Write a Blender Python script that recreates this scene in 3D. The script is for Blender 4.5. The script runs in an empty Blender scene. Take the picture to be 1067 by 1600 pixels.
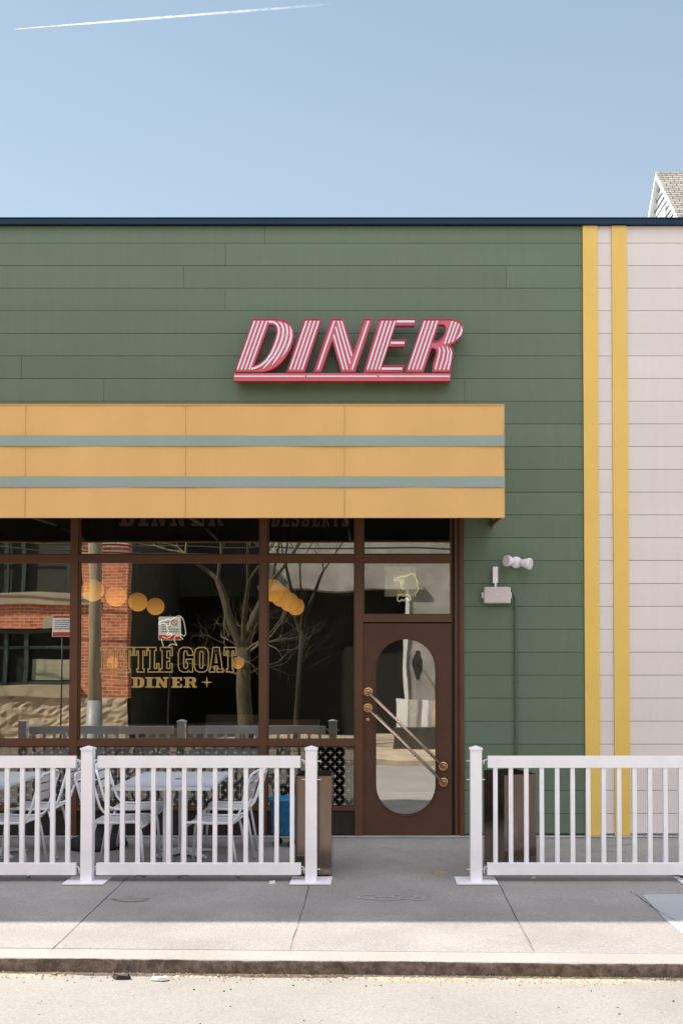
import bpy, bmesh, math, random
from mathutils import Vector, Matrix
from mathutils.geometry import tessellate_polygon
R_ = math.radians
rnd = random.Random(7)
scene = bpy.context.scene
C = scene.collection

# ---------------------------------------------------------------- camera
F = 1560.0; PITCH = R_(1.4); CZ = 1.73; CD = 10.0
cd = bpy.data.cameras.new('camera'); cam = bpy.data.objects.new('camera', cd); C.objects.link(cam)
cam.location = (0, -CD, CZ); cam.rotation_euler = (math.pi/2 + PITCH, 0, 0)
cd.lens = 36*F/1600; cd.sensor_width = 36; cd.shift_x = -56.5/1600; cd.shift_y = 198/1600
cd.clip_start = 0.05; cd.clip_end = 20000
scene.camera = cam
# ---------------------------------------------------------------- sky, sun, exposure
SUN_EL = R_(44.5); SUN_AZ = R_(62)        # azimuth measured from +Y towards -X
w = bpy.data.worlds.new('World'); scene.world = w; w.use_nodes = True
nt = w.node_tree; bg = nt.nodes['Background']
sky = nt.nodes.new('ShaderNodeTexSky'); sky.sky_type = 'NISHITA'; sky.sun_disc = False
sky.sun_elevation = SUN_EL; sky.sun_rotation = -SUN_AZ
sky.air_density = 1.0; sky.dust_density = 0.0; sky.ozone_density = 1.5; sky.altitude = 180
hs = nt.nodes.new('ShaderNodeHueSaturation'); hs.inputs['Saturation'].default_value = 0.62
nt.links.new(sky.outputs[0], hs.inputs['Color']); 
# unseen bright cloud added behind the camera as fill light for the facade
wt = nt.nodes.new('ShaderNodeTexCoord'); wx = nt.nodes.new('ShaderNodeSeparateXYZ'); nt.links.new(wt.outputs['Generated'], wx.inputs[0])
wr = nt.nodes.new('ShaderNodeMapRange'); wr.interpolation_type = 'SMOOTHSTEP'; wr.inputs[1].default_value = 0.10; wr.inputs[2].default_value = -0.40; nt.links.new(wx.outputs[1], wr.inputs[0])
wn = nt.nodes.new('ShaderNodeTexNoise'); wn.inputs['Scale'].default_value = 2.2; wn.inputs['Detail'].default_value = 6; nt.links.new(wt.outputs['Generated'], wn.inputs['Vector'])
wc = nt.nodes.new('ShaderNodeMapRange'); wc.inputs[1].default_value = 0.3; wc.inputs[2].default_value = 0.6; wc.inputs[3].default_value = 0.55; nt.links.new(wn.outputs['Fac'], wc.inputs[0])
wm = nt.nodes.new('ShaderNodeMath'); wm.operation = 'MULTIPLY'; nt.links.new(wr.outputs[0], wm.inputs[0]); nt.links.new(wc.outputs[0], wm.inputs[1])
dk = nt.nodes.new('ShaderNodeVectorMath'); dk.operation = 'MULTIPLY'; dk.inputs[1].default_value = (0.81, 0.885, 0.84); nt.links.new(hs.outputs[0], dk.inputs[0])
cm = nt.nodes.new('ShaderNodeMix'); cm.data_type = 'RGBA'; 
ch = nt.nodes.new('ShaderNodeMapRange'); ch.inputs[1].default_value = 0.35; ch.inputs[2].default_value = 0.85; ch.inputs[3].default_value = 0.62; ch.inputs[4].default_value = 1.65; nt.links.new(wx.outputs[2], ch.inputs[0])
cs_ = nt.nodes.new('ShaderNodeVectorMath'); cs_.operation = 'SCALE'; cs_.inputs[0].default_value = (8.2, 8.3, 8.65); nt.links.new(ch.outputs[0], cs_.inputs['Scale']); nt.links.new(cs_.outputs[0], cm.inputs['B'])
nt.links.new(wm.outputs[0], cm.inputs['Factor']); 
# even out the clear half: Nishita blended with a plain blue that pales towards the horizon
rp = nt.nodes.new('ShaderNodeValToRGB'); el = rp.color_ramp.elements
el[0].position = 0.0; el[0].color = (.300, .345, .390, 1); el[1].position = 1.0; el[1].color = (.10, .16, .27, 1)
e_ = el.new(.41); e_.color = (.231, .294, .373, 1); e_ = el.new(.56); e_.color = (.190, .260, .345, 1)
nt.links.new(wx.outputs[2], rp.inputs[0]); rs = nt.nodes.new('ShaderNodeVectorMath'); rs.operation = 'SCALE'; rs.inputs['Scale'].default_value = 10; nt.links.new(rp.outputs[0], rs.inputs[0])
ev = nt.nodes.new('ShaderNodeMix'); ev.data_type = 'RGBA'; ev.inputs['Factor'].default_value = 0.6
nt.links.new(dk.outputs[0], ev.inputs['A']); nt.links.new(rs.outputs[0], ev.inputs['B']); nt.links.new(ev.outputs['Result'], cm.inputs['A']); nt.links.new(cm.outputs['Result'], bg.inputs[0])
bg.inputs[1].default_value = 0.105
sd = bpy.data.lights.new('sun', 'SUN'); sd.energy = 4.7; sd.angle = R_(0.5); sd.color = (1.0, 0.93, 0.82)
sun = bpy.data.objects.new('sun', sd); C.objects.link(sun)
sdir = Vector((-math.sin(SUN_AZ)*math.cos(SUN_EL), math.cos(SUN_AZ)*math.cos(SUN_EL), math.sin(SUN_EL)))
sun.rotation_euler = sdir.to_track_quat('Z', 'Y').to_euler(); sun.location = sdir*40
vs = scene.view_settings; vs.view_transform = 'Standard'; vs.look = 'None'; vs.gamma = 1; vs.use_curve_mapping = False
vs.exposure = 1.0
scene.cycles.max_bounces = 10; scene.cycles.diffuse_bounces = 5; scene.cycles.glossy_bounces = 5
scene.cycles.transparent_max_bounces = 24

def P(u, v, s=0.0):
    """point on the plane parallel to the facade, s metres in front of it, seen at photo pixel u, v"""
    x = (u-590)/F; y = -(v-998)/F
    dy = math.cos(PITCH) - math.sin(PITCH)*y; dz = math.sin(PITCH) + math.cos(PITCH)*y
    t = (CD-s)/dy
    return Vector((x*t, -s, CZ + dz*t))
GL = 0.06                                  # glass plane (Y)
def RP(u, v, r):
    """point across the street whose mirror image in the shop glass is seen at u, v"""
    p = P(u, v, -r); return Vector((p.x, 2*GL-p.y, p.z))
def X(u, s=0, v=1036): return P(u, v, s).x
def Z(v, s=0): return P(590, v, s).z

# ---------------------------------------------------------------- materials
def new_mat(name):
    m = bpy.data.materials.new(name); m.use_nodes = True
    return m, m.node_tree.nodes, m.node_tree.links, m.node_tree.nodes['Principled BSDF']
def mat(name, col, rough=0.6, var=0.12, scale=3.0, bump=0.0, bscale=40.0, metal=0.0, spec=0.5, col2=None, detail=6, stretch=(1,1,1), rvar=0.1, speck=0):
    m, N, L, b = new_mat(name)
    tc = N.new('ShaderNodeTexCoord'); mp = N.new('ShaderNodeMapping'); mp.inputs['Scale'].default_value = stretch
    L.new(tc.outputs['Object'], mp.inputs[0])
    n = N.new('ShaderNodeTexNoise'); n.inputs['Scale'].default_value = scale; n.inputs['Detail'].default_value = detail
    n.inputs['Roughness'].default_value = 0.6
    L.new(mp.outputs[0], n.inputs['Vector'])
    r = N.new('ShaderNodeValToRGB')
    c1 = [max(0, c*(1-var)) for c in col]; c2 = [min(1, c*(1+var)) for c in col] if col2 is None else col2
    r.color_ramp.elements[0].position = 0.32; r.color_ramp.elements[1].position = 0.68
    r.color_ramp.elements[0].color = (*c1, 1); r.color_ramp.elements[1].color = (*c2, 1)
    L.new(n.outputs['Fac'], r.inputs[0])
    out = r.outputs[0]
    if speck:
        s2 = N.new('ShaderNodeTexNoise'); s2.inputs['Scale'].default_value = 140; s2.inputs['Detail'].default_value = 3
        L.new(tc.outputs['Object'], s2.inputs['Vector'])
        rr = N.new('ShaderNodeMapRange'); rr.inputs[1].default_value = 0.3; rr.inputs[2].default_value = 0.7
        rr.inputs[3].default_value = 1-speck; rr.inputs[4].default_value = 1+speck
        L.new(s2.outputs['Fac'], rr.inputs[0])
        mx = N.new('ShaderNodeVectorMath'); mx.operation = 'SCALE'
        L.new(out, mx.inputs[0]); L.new(rr.outputs[0], mx.inputs['Scale']); out = mx.outputs[0]
    L.new(out, b.inputs['Base Color'])
    b.inputs['Roughness'].default_value = rough; b.inputs['Metallic'].default_value = metal
    b.inputs['Specular IOR Level'].default_value = spec
    if rvar:
        mr = N.new('ShaderNodeMapRange'); mr.inputs[3].default_value = max(0.02, rough-rvar); mr.inputs[4].default_value = min(1, rough+rvar)
        L.new(n.outputs['Fac'], mr.inputs[0]); L.new(mr.outputs[0], b.inputs['Roughness'])
    if bump:
        n2 = N.new('ShaderNodeTexNoise'); n2.inputs['Scale'].default_value = bscale; n2.inputs['Detail'].default_value = 5
        L.new(mp.outputs[0], n2.inputs['Vector'])
        bp = N.new('ShaderNodeBump'); bp.inputs['Strength'].default_value = bump; bp.inputs['Distance'].default_value = 0.01
        L.new(n2.outputs['Fac'], bp.inputs['Height']); L.new(bp.outputs[0], b.inputs['Normal'])
    return m
def glow(name, col, base, strength):
    m, N, L, b = new_mat(name)
    b.inputs['Base Color'].default_value = (*base, 1); b.inputs['Roughness'].default_value = 0.35
    b.inputs['Emission Color'].default_value = (*col, 1); b.inputs['Emission Strength'].default_value = strength
    return m
def glass_mat(name, refl=0.22, tint=(0.75, 0.78, 0.74), wav=0.35, wscale=1.3):
    m, N, L, b = new_mat(name); N.remove(b); out = N['Material Output']
    tr = N.new('ShaderNodeBsdfTransparent'); tr.inputs[0].default_value = (*tint, 1)
    gl = N.new('ShaderNodeBsdfGlossy'); gl.inputs['Roughness'].default_value = 0.0; gl.inputs[0].default_value = (1, 0.97, 0.92, 1)
    fr = N.new('ShaderNodeFresnel'); fr.inputs['IOR'].default_value = 1.5
    ad = N.new('ShaderNodeMath'); ad.operation = 'MULTIPLY_ADD'; ad.inputs[1].default_value = 0.9; ad.inputs[2].default_value = refl-0.036
    ad.use_clamp = True
    L.new(fr.outputs[0], ad.inputs[0])
    mx = N.new('ShaderNodeMixShader'); L.new(ad.outputs[0], mx.inputs[0]); L.new(tr.outputs[0], mx.inputs[1]); L.new(gl.outputs[0], mx.inputs[2])
    tc = N.new('ShaderNodeTexCoord'); n = N.new('ShaderNodeTexNoise'); n.inputs['Scale'].default_value = wscale; n.inputs['Detail'].default_value = 1.0
    L.new(tc.outputs['Object'], n.inputs['Vector'])
    bp = N.new('ShaderNodeBump'); bp.inputs['Strength'].default_value = wav; bp.inputs['Distance'].default_value = 0.010
    L.new(n.outputs['Fac'], bp.inputs['Height']); L.new(bp.outputs[0], gl.inputs['Normal'])
    L.new(mx.outputs[0], out.inputs[0]); return m
def siding_mat(name, col, var, isl=1.0):
    """painted fibre-cement boards: small tone shift board by board, faint grain and streaks"""
    m = mat(name, col, 0.55, var, 1.2, 0.12, 90, stretch=(0.5, 1, 2.2), rvar=0.08)
    N = m.node_tree.nodes; L = m.node_tree.links; b = N['Principled BSDF']
    src = b.inputs['Base Color'].links[0].from_socket
    g = N.new('ShaderNodeNewGeometry'); mr = N.new('ShaderNodeMapRange'); mr.inputs[3].default_value = 1-.07*isl; mr.inputs[4].default_value = 1+.06*isl
    L.new(g.outputs['Random Per Island'], mr.inputs[0])
    vm = N.new('ShaderNodeVectorMath'); vm.operation = 'SCALE'; L.new(src, vm.inputs[0])
    tc = N.new('ShaderNodeTexCoord'); mp = N.new('ShaderNodeMapping'); mp.inputs['Scale'].default_value = (9, 1, .5); L.new(tc.outputs['Object'], mp.inputs[0])
    n = N.new('ShaderNodeTexNoise'); n.inputs['Scale'].default_value = 1.5; n.inputs['Detail'].default_value = 7; L.new(mp.outputs[0], n.inputs['Vector'])
    m2 = N.new('ShaderNodeMapRange'); m2.inputs[1].default_value = .35; m2.inputs[2].default_value = .65; m2.inputs[3].default_value = 1+.035*isl; m2.inputs[4].default_value = 1-.035*isl; L.new(n.outputs['Fac'], m2.inputs[0])
    mm = N.new('ShaderNodeMath'); mm.operation = 'MULTIPLY'; L.new(mr.outputs[0], mm.inputs[0]); L.new(m2.outputs[0], mm.inputs[1]); L.new(mm.outputs[0], vm.inputs['Scale'])
    L.new(vm.outputs[0], b.inputs['Base Color']); return m
def brick_mat(name):
    m, N, L, b = new_mat(name)
    tc = N.new('ShaderNodeTexCoord'); sp = N.new('ShaderNodeSeparateXYZ'); cb = N.new('ShaderNodeCombineXYZ')
    L.new(tc.outputs['Object'], sp.inputs[0])
    a = N.new('ShaderNodeMath'); a.operation = 'ADD'; L.new(sp.outputs[0], a.inputs[0]); L.new(sp.outputs[1], a.inputs[1])
    L.new(a.outputs[0], cb.inputs[0]); L.new(sp.outputs[2], cb.inputs[1])
    t = N.new('ShaderNodeTexBrick'); L.new(cb.outputs[0], t.inputs['Vector'])
    t.inputs['Color1'].default_value = (0.66, 0.20, 0.085, 1); t.inputs['Color2'].default_value = (0.40, 0.10, 0.045, 1)
    t.inputs['Mortar'].default_value = (0.62, 0.45, 0.34, 1); t.inputs['Scale'].default_value = 1
    t.inputs['Brick Width'].default_value = 0.215; t.inputs['Row Height'].default_value = 0.075; t.inputs['Mortar Size'].default_value = 0.008
    n = N.new('ShaderNodeTexNoise'); n.inputs['Scale'].default_value = 6; L.new(tc.outputs['Object'], n.inputs['Vector'])
    mr = N.new('ShaderNodeMapRange'); mr.inputs[3].default_value = 0.65; mr.inputs[4].default_value = 1.3; L.new(n.outputs['Fac'], mr.inputs[0])
    vm = N.new('ShaderNodeVectorMath'); vm.operation = 'SCALE'; L.new(t.outputs['Color'], vm.inputs[0]); L.new(mr.outputs[0], vm.inputs['Scale'])
    L.new(vm.outputs[0], b.inputs['Base Color']); b.inputs['Roughness'].default_value = 0.9
    bp = N.new('ShaderNodeBump'); bp.inputs['Strength'].default_value = 0.6; bp.inputs['Distance'].default_value = 0.01; bp.invert = True
    L.new(t.outputs['Fac'], bp.inputs['Height']); L.new(bp.outputs[0], b.inputs['Normal']); return m
def concrete_mat(name, c1, c2, speck=0.18, stain=(0.5, 0.42, 0.36), blotch=1.1):
    """paving / wall concrete: fine aggregate, blotches, darker stains"""
    m, N, L, b = new_mat(name)
    tc = N.new('ShaderNodeTexCoord')
    def noise(sc, det=5, rough=0.6):
        n = N.new('ShaderNodeTexNoise'); n.inputs['Scale'].default_value = sc; n.inputs['Detail'].default_value = det
        n.inputs['Roughness'].default_value = rough; L.new(tc.outputs['Object'], n.inputs['Vector']); return n
    n1 = noise(blotch); r = N.new('ShaderNodeValToRGB'); r.color_ramp.elements[0].position = 0.35; r.color_ramp.elements[1].position = 0.68
    r.color_ramp.elements[0].color = (*c1, 1); r.color_ramp.elements[1].color = (*c2, 1); L.new(n1.outputs['Fac'], r.inputs[0])
    n2 = noise(75, 4, 0.85); mr = N.new('ShaderNodeMapRange'); mr.inputs[1].default_value = 0.3; mr.inputs[2].default_value = 0.7
    mr.inputs[3].default_value = 1-speck; mr.inputs[4].default_value = 1+speck; L.new(n2.outputs['Fac'], mr.inputs[0])
    vm = N.new('ShaderNodeVectorMath'); vm.operation = 'SCALE'; L.new(r.outputs[0], vm.inputs[0]); L.new(mr.outputs[0], vm.inputs['Scale'])
    n3 = noise(0.45, 8, 0.7); r3 = N.new('ShaderNodeMapRange'); r3.inputs[1].default_value = 0.60; r3.inputs[2].default_value = 0.70
    L.new(n3.outputs['Fac'], r3.inputs[0])
    mx = N.new('ShaderNodeMix'); mx.data_type = 'RGBA'; mx.blend_type = 'MULTIPLY'; mx.inputs['B'].default_value = (*stain, 1)
    mul = N.new('ShaderNodeMath'); mul.operation = 'MULTIPLY'; mul.inputs[1].default_value = 0.5; L.new(r3.outputs[0], mul.inputs[0])
    L.new(mul.outputs[0], mx.inputs['Factor']); L.new(vm.outputs[0], mx.inputs['A'])
    L.new(mx.outputs['Result'], b.inputs['Base Color']); b.inputs['Roughness'].default_value = 0.88
    bp = N.new('ShaderNodeBump'); bp.inputs['Strength'].default_value = 0.35; bp.inputs['Distance'].default_value = 0.004
    L.new(n2.outputs['Fac'], bp.inputs['Height']); L.new(bp.outputs[0], b.inputs['Normal']); return m
M = {}
M['green'] = siding_mat('green_paint', (0.110, 0.163, 0.107), 0.05, .8)
M['pale'] = siding_mat('pale_paint', (0.70, 0.640, 0.628), 0.02, .4)
M['gap'] = mat('joint_shadow_board', (0.05, 0.06, 0.05), 0.9)
M['palegap'] = mat('pale_joint_board', (0.25, 0.23, 0.22), 0.9)
M['yellow'] = mat('yellow_paint', (0.75, 0.51, 0.12), 0.5, 0.04, 2, 0.1, 80)
M['navy'] = mat('navy_metal', (0.010, 0.034, 0.068), 0.6, 0.1, 2, rvar=0.05, spec=0.2)
M['brown'] = mat('bronze_aluminium', (0.098, 0.040, 0.017), 0.45, 0.12, 2.5, 0.04, 120, rvar=0.08)
M['doorbrown'] = mat('door_paint', (0.080, 0.036, 0.020), 0.5, 0.10, 3, 0.05, 120, spec=.35)
M['darkbrown'] = mat('dark_bronze', (0.013, 0.009, 0.008), 0.5, 0.15, 3)
M['glass'] = glass_mat('shop_glass', 0.29, (0.90, 0.92, 0.88), 0.22, 1.1)
M['lowglass'] = glass_mat('film_glass', 0.13, (0.5, 0.5, 0.48), 0.3)
M['doorglass'] = glass_mat('door_glass', 0.42, (0.55, 0.56, 0.52), 0.12, 2.0)
M['awning'] = mat('amber_awning_cloth', (0.68, 0.42, 0.155), 0.85, 0.05, 1.5, 0.25, 400, stretch=(1, 1, 0.3))
M['awnstripe'] = mat('grey_blue_cloth', (0.27, 0.345, 0.325), 0.85, 0.05, 1.5, 0.25, 400)
M['seam'] = mat('seam_thread', (.42, .26, .10), .9)
M['awnin'] = mat('awning_lining', (0.05, 0.045, 0.035), 0.9)
M['coral'] = mat('coral_enamel', (0.58, 0.12, 0.16), 0.35, 0.08, 4)
M['crimson'] = mat('crimson_return', (0.42, 0.025, 0.08), 0.4, 0.1, 4)
M['tube'] = glow('milky_tube', (1.0, 0.80, 0.95), (0.70, 0.62, 0.73), 0.03)
M['white'] = mat('white_vinyl', (0.86, 0.85, 0.885), 0.42, 0.04, 6, 0.02, 60, rvar=0.05)
M['whitechair'] = mat('white_powder_coat', (0.80, 0.82, 0.86), 0.4, 0.03, 8, rvar=0.06)
M['tabletop'] = mat('white_table_enamel', (0.66, 0.72, 0.80), 0.25, 0.04, 3, rvar=0.06)
M['zinc'] = mat('zinc', (0.5, 0.5, 0.5), 0.35, 0.1, 20, metal=1)
M['bin'] = mat('brushed_bronze_steel', (0.21, 0.16, 0.135), 0.12, 0.12, 3, 0.04, 200, metal=0.9, stretch=(6, 6, 0.4), rvar=0.05)
M['black'] = mat('black_plastic', (0.012, 0.012, 0.014), 0.5, 0.2, 5)
M['rubber'] = mat('black_rubber', (0.02, 0.02, 0.022), 0.8, 0.2, 9, 0.3, 60)
M['blue'] = mat('blue_plastic', (0.012, 0.15, 0.32), 0.28, 0.2, 6, 0.25, 9)
M['red'] = mat('red_card', (0.45, 0.03, 0.02), 0.5, 0.1)
M['brass'] = mat('aged_brass', (0.72, 0.44, 0.22), 0.28, 0.1, 20, metal=1, rvar=0.06)
M['bar'] = mat('copper_bar', (0.62, 0.46, 0.36), 0.28, 0.1, 20, metal=1, rvar=0.06)
M['gold'] = mat('gold_leaf_letters', (0.42, 0.28, 0.08), 0.4, 0.15, 8)
M['goldout'] = mat('gold_outline', (0.42, 0.30, 0.10), 0.4, 0.15, 8)
M['redbrown'] = mat('red_brown_letters', (0.035, 0.012, 0.008), 0.6, 0.15, 8)
M['star'] = mat('frosted_star', (0.36, 0.36, 0.33), 0.6, 0.08, 8)
M['starback'] = mat('smoked_dot', (0.010, 0.012, 0.011), 0.5, 0.1, 8)
M['neon'] = glow('pale_neon', (1.0, 0.90, 0.55), (0.7, 0.65, 0.4), 0.35)
M['globe'] = glow('amber_globe', (1.0, 0.42, 0.07), (0.7, 0.4, 0.15), 0.42)
_n = M['globe'].node_tree; _tc = _n.nodes.new('ShaderNodeTexCoord'); _sx = _n.nodes.new('ShaderNodeSeparateXYZ'); _mr = _n.nodes.new('ShaderNodeMapRange')
_mr.inputs[3].default_value = .50; _mr.inputs[4].default_value = .16
_n.links.new(_tc.outputs['Generated'], _sx.inputs[0]); _n.links.new(_sx.outputs[2], _mr.inputs[0]); _n.links.new(_mr.outputs[0], _n.nodes['Principled BSDF'].inputs['Emission Strength'])
M['paper'] = mat('paper', (0.86, 0.84, 0.78), 0.7, 0.04, 5)
M['asphalt'] = concrete_mat('road_surface', (0.255, 0.24, 0.225), (0.30, 0.285, 0.27), 0.26)
M['walk'] = concrete_mat('sidewalk_concrete', (0.245, 0.228, 0.220), (0.325, 0.307, 0.297), 0.38)
M['kerb'] = concrete_mat('kerb_concrete', (0.30, 0.275, 0.26), (0.36, 0.335, 0.32), 0.25)
M['kerbface'] = concrete_mat('worn_shaded_kerb_face', (0.07, 0.050, 0.038), (0.21, 0.155, 0.12), 0.5, blotch=16)  # speckled wear, plus the shade of the front put into the colour
M['joint'] = mat('joint_dirt', (0.06, 0.05, 0.04), 0.95, 0.3, 20)
M['patch'] = concrete_mat('smooth_patch', (0.36, 0.37, 0.40), (0.42, 0.43, 0.45), 0.1)
M['sand'] = mat('gutter_sand', (0.42, 0.33, 0.235), 0.95, 0.35, 30, 0.6, 80)
M['grit'] = mat('grit', (0.40, 0.27, 0.17), 0.95, 0.5, 60)
M['darkbit'] = mat('dark_litter', (0.02, 0.016, 0.013), 0.7)
M['leaf'] = mat('dry_leaf', (0.30, 0.23, 0.15), 0.8, 0.3, 30)
M['litter'] = mat('white_litter', (0.7, 0.68, 0.62), 0.7)
M['chalk'] = mat('faded_paint', (0.40, 0.385, 0.40), 0.9, 0.2, 30)
M['brick'] = brick_mat('red_brick')
M['stone'] = mat('rough_sandstone', (0.42, 0.34, 0.25), 0.95, 0.25, 2.2, 1.0, 4, detail=8)
M['trimstone'] = mat('dressed_sandstone', (0.38, 0.31, 0.22), 0.9, 0.12, 3, 0.3, 30)
M['conc'] = concrete_mat('stained_wall_concrete', (0.24, 0.235, 0.215), (0.40, 0.385, 0.35), 0.08)
M['soot'] = mat('soot_mark', (0.03, 0.028, 0.025), 0.95, 0.4, 10)
M['olive'] = mat('shaded_olive_siding', (0.035, 0.036, 0.026), 0.8, 0.25, 1.5, stretch=(1, 1, 5))  # very dark colour paints in shade on walls the sun would light
M['dark'] = mat('recess_shade', (0.010, 0.009, 0.008), 0.9)  # near-black paints in the shade inside recesses and openings
M['greenframe'] = mat('green_window_frame', (0.03, 0.05, 0.04), 0.5)
M['blind'] = mat('cream_blind', (0.42, 0.41, 0.30), 0.8, 0.08, 3)
M['housesiding'] = mat('pale_aqua_siding', (0.62, 0.70, 0.70), 0.6, 0.05, 2)
M['trim'] = mat('white_trim', (0.72, 0.72, 0.70), 0.5, 0.05)
M['wpane'] = mat('window_pane', (0.35, 0.38, 0.42), 0.15, 0.2, 2)
M['bark'] = mat('mossy_bark', (0.058, 0.047, 0.026), 0.95, 0.4, 5, 1.0, 18, stretch=(3, 3, 0.6))
M['twig'] = mat('pale_twig', (0.16, 0.13, 0.085), 0.9, 0.25, 5)
M['shadebark'] = mat('shaded_bark', (0.022, 0.018, 0.014), 0.95, 0.3, 6)  # bark darkened so the tree shows as an unlit silhouette
M['polewood'] = mat('weathered_pole', (0.30, 0.245, 0.17), 0.9, 0.25, 3, 0.6, 20, stretch=(8, 8, 0.4))
M['poleguard'] = mat('pole_guard_metal', (0.30, 0.32, 0.34), 0.45, 0.1, 4)
M['signwhite'] = mat('sign_white', (0.62, 0.63, 0.66), 0.45, 0.04)
M['signred'] = mat('sign_red', (0.45, 0.03, 0.03), 0.45, 0.05)
M['signink'] = mat('sign_ink', (0.10, 0.09, 0.10), 0.5)
M['navyvinyl'] = mat('navy_vinyl', (0.012, 0.020, 0.040), 0.45, 0.15, 5)
M['tanvinyl'] = mat('tan_vinyl', (0.60, 0.42, 0.28), 0.5, 0.15, 5)
M['booth'] = mat('booth_panel', (0.46, 0.42, 0.38), 0.5, 0.15, 5)
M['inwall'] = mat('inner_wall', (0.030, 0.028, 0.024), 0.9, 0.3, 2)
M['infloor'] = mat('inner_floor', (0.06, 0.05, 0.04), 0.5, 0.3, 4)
M['roofmem'] = mat('roof_membrane', (0.35, 0.35, 0.34), 0.9, 0.1, 3)
def shingle_mat():
    m, N, L, b = new_mat('roof_shingle')
    tc = N.new('ShaderNodeTexCoord'); sp = N.new('ShaderNodeSeparateXYZ'); cb = N.new('ShaderNodeCombineXYZ')
    L.new(tc.outputs['Object'], sp.inputs[0]); L.new(sp.outputs[0], cb.inputs[0]); L.new(sp.outputs[2], cb.inputs[1])
    t = N.new('ShaderNodeTexBrick'); L.new(cb.outputs[0], t.inputs['Vector'])
    t.inputs['Color1'].default_value = (0.44, 0.41, 0.36, 1); t.inputs['Color2'].default_value = (0.28, 0.26, 0.22, 1)
    t.inputs['Mortar'].default_value = (0.10, 0.09, 0.08, 1); t.inputs['Scale'].default_value = 1
    t.inputs['Brick Width'].default_value = 0.26; t.inputs['Row Height'].default_value = 0.095; t.inputs['Mortar Size'].default_value = 0.014
    L.new(t.outputs['Color'], b.inputs['Base Color']); b.inputs['Roughness'].default_value = 0.95; return m
M['shingle'] = shingle_mat()

# ---------------------------------------------------------------- mesh helpers
OFF = {}
def q(bm, pts, mi=0):
    f = bm.faces.new([bm.verts.new(p) for p in pts]); f.material_index = mi; return f
def box(bm, x0, x1, y0, y1, z0, z1, mi=0, bevel=0.0, seg=2):
    v = [bm.verts.new((x, y, z)) for x in (x0, x1) for y in (y0, y1) for z in (z0, z1)]
    fs = [bm.faces.new([v[i] for i in f]) for f in ((0,1,3,2),(4,6,7,5),(0,4,5,1),(2,3,7,6),(0,2,6,4),(1,5,7,3))]
    for f in fs: f.material_index = mi
    if bevel:
        es = set(e for f in fs for e in f.edges)
        r = bmesh.ops.bevel(bm, geom=list(es), offset=bevel, segments=seg, affect='EDGES', profile=0.7)
        for f in r['faces']: f.material_index = mi
def tube(bm, pts, rad, n=8, cap=True, mi=0, flat=None):
    pts = [Vector(p) for p in pts]; rings = []
    rads = rad if isinstance(rad, (list, tuple)) else [rad]*len(pts)
    prev = None
    for i, p in enumerate(pts):
        if i == 0: t = pts[1]-p
        elif i == len(pts)-1: t = p-pts[i-1]
        else: t = (pts[i+1]-p).normalized() + (p-pts[i-1]).normalized()
        t.normalize()
        if prev is None:
            a = Vector((0, 0, 1)) if abs(t.z) < 0.9 else Vector((1, 0, 0))
            b1 = t.cross(a).normalized()
        else:
            b1 = (prev - t*prev.dot(t)).normalized()
        prev = b1; b2 = t.cross(b1)
        rings.append([bm.verts.new(p + (b1*math.cos(2*math.pi*k/n) + b2*math.sin(2*math.pi*k/n))*rads[i]) for k in range(n)])
    for a, b in zip(rings, rings[1:]):
        for k in range(n):
            f = bm.faces.new((a[k], a[(k+1) % n], b[(k+1) % n], b[k])); f.smooth = True; f.material_index = mi
    if cap:
        for r_ in (rings[0][::-1], rings[-1]):
            f = bm.faces.new(r_); f.material_index = mi
def prism(bm, outer, y0, y1, holes=(), mi=0, side_mi=None):
    """outline in X-Z extruded between y0 (front) and y1; outline points are (x, z)"""
    loops = [[Vector((p[0], 0, p[1])) for p in lp] for lp in [outer, *holes]]
    flat = [Vector((p.x, p.z, 0)) for lp in loops for p in lp]
    lp2 = []; k = 0
    for lp in loops: lp2.append(flat[k:k+len(lp)]); k += len(lp)
    tris = tessellate_polygon(lp2)
    fr = [bm.verts.new((p.x, y0, p.y)) for p in flat]; bk = [bm.verts.new((p.x, y1, p.y)) for p in flat]
    for t in tris:
        try:
            f = bm.faces.new([fr[i] for i in t]); f.material_index = mi
            f = bm.faces.new([bk[i] for i in reversed(t)]); f.material_index = mi
        except ValueError: pass
    k = 0
    for lp in loops:
        n = len(lp)
        for i in range(n):
            a, b = k+i, k+(i+1) % n
            f = bm.faces.new((fr[a], fr[b], bk[b], bk[a])); f.material_index = mi if side_mi is None else side_mi
        k += n
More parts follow.
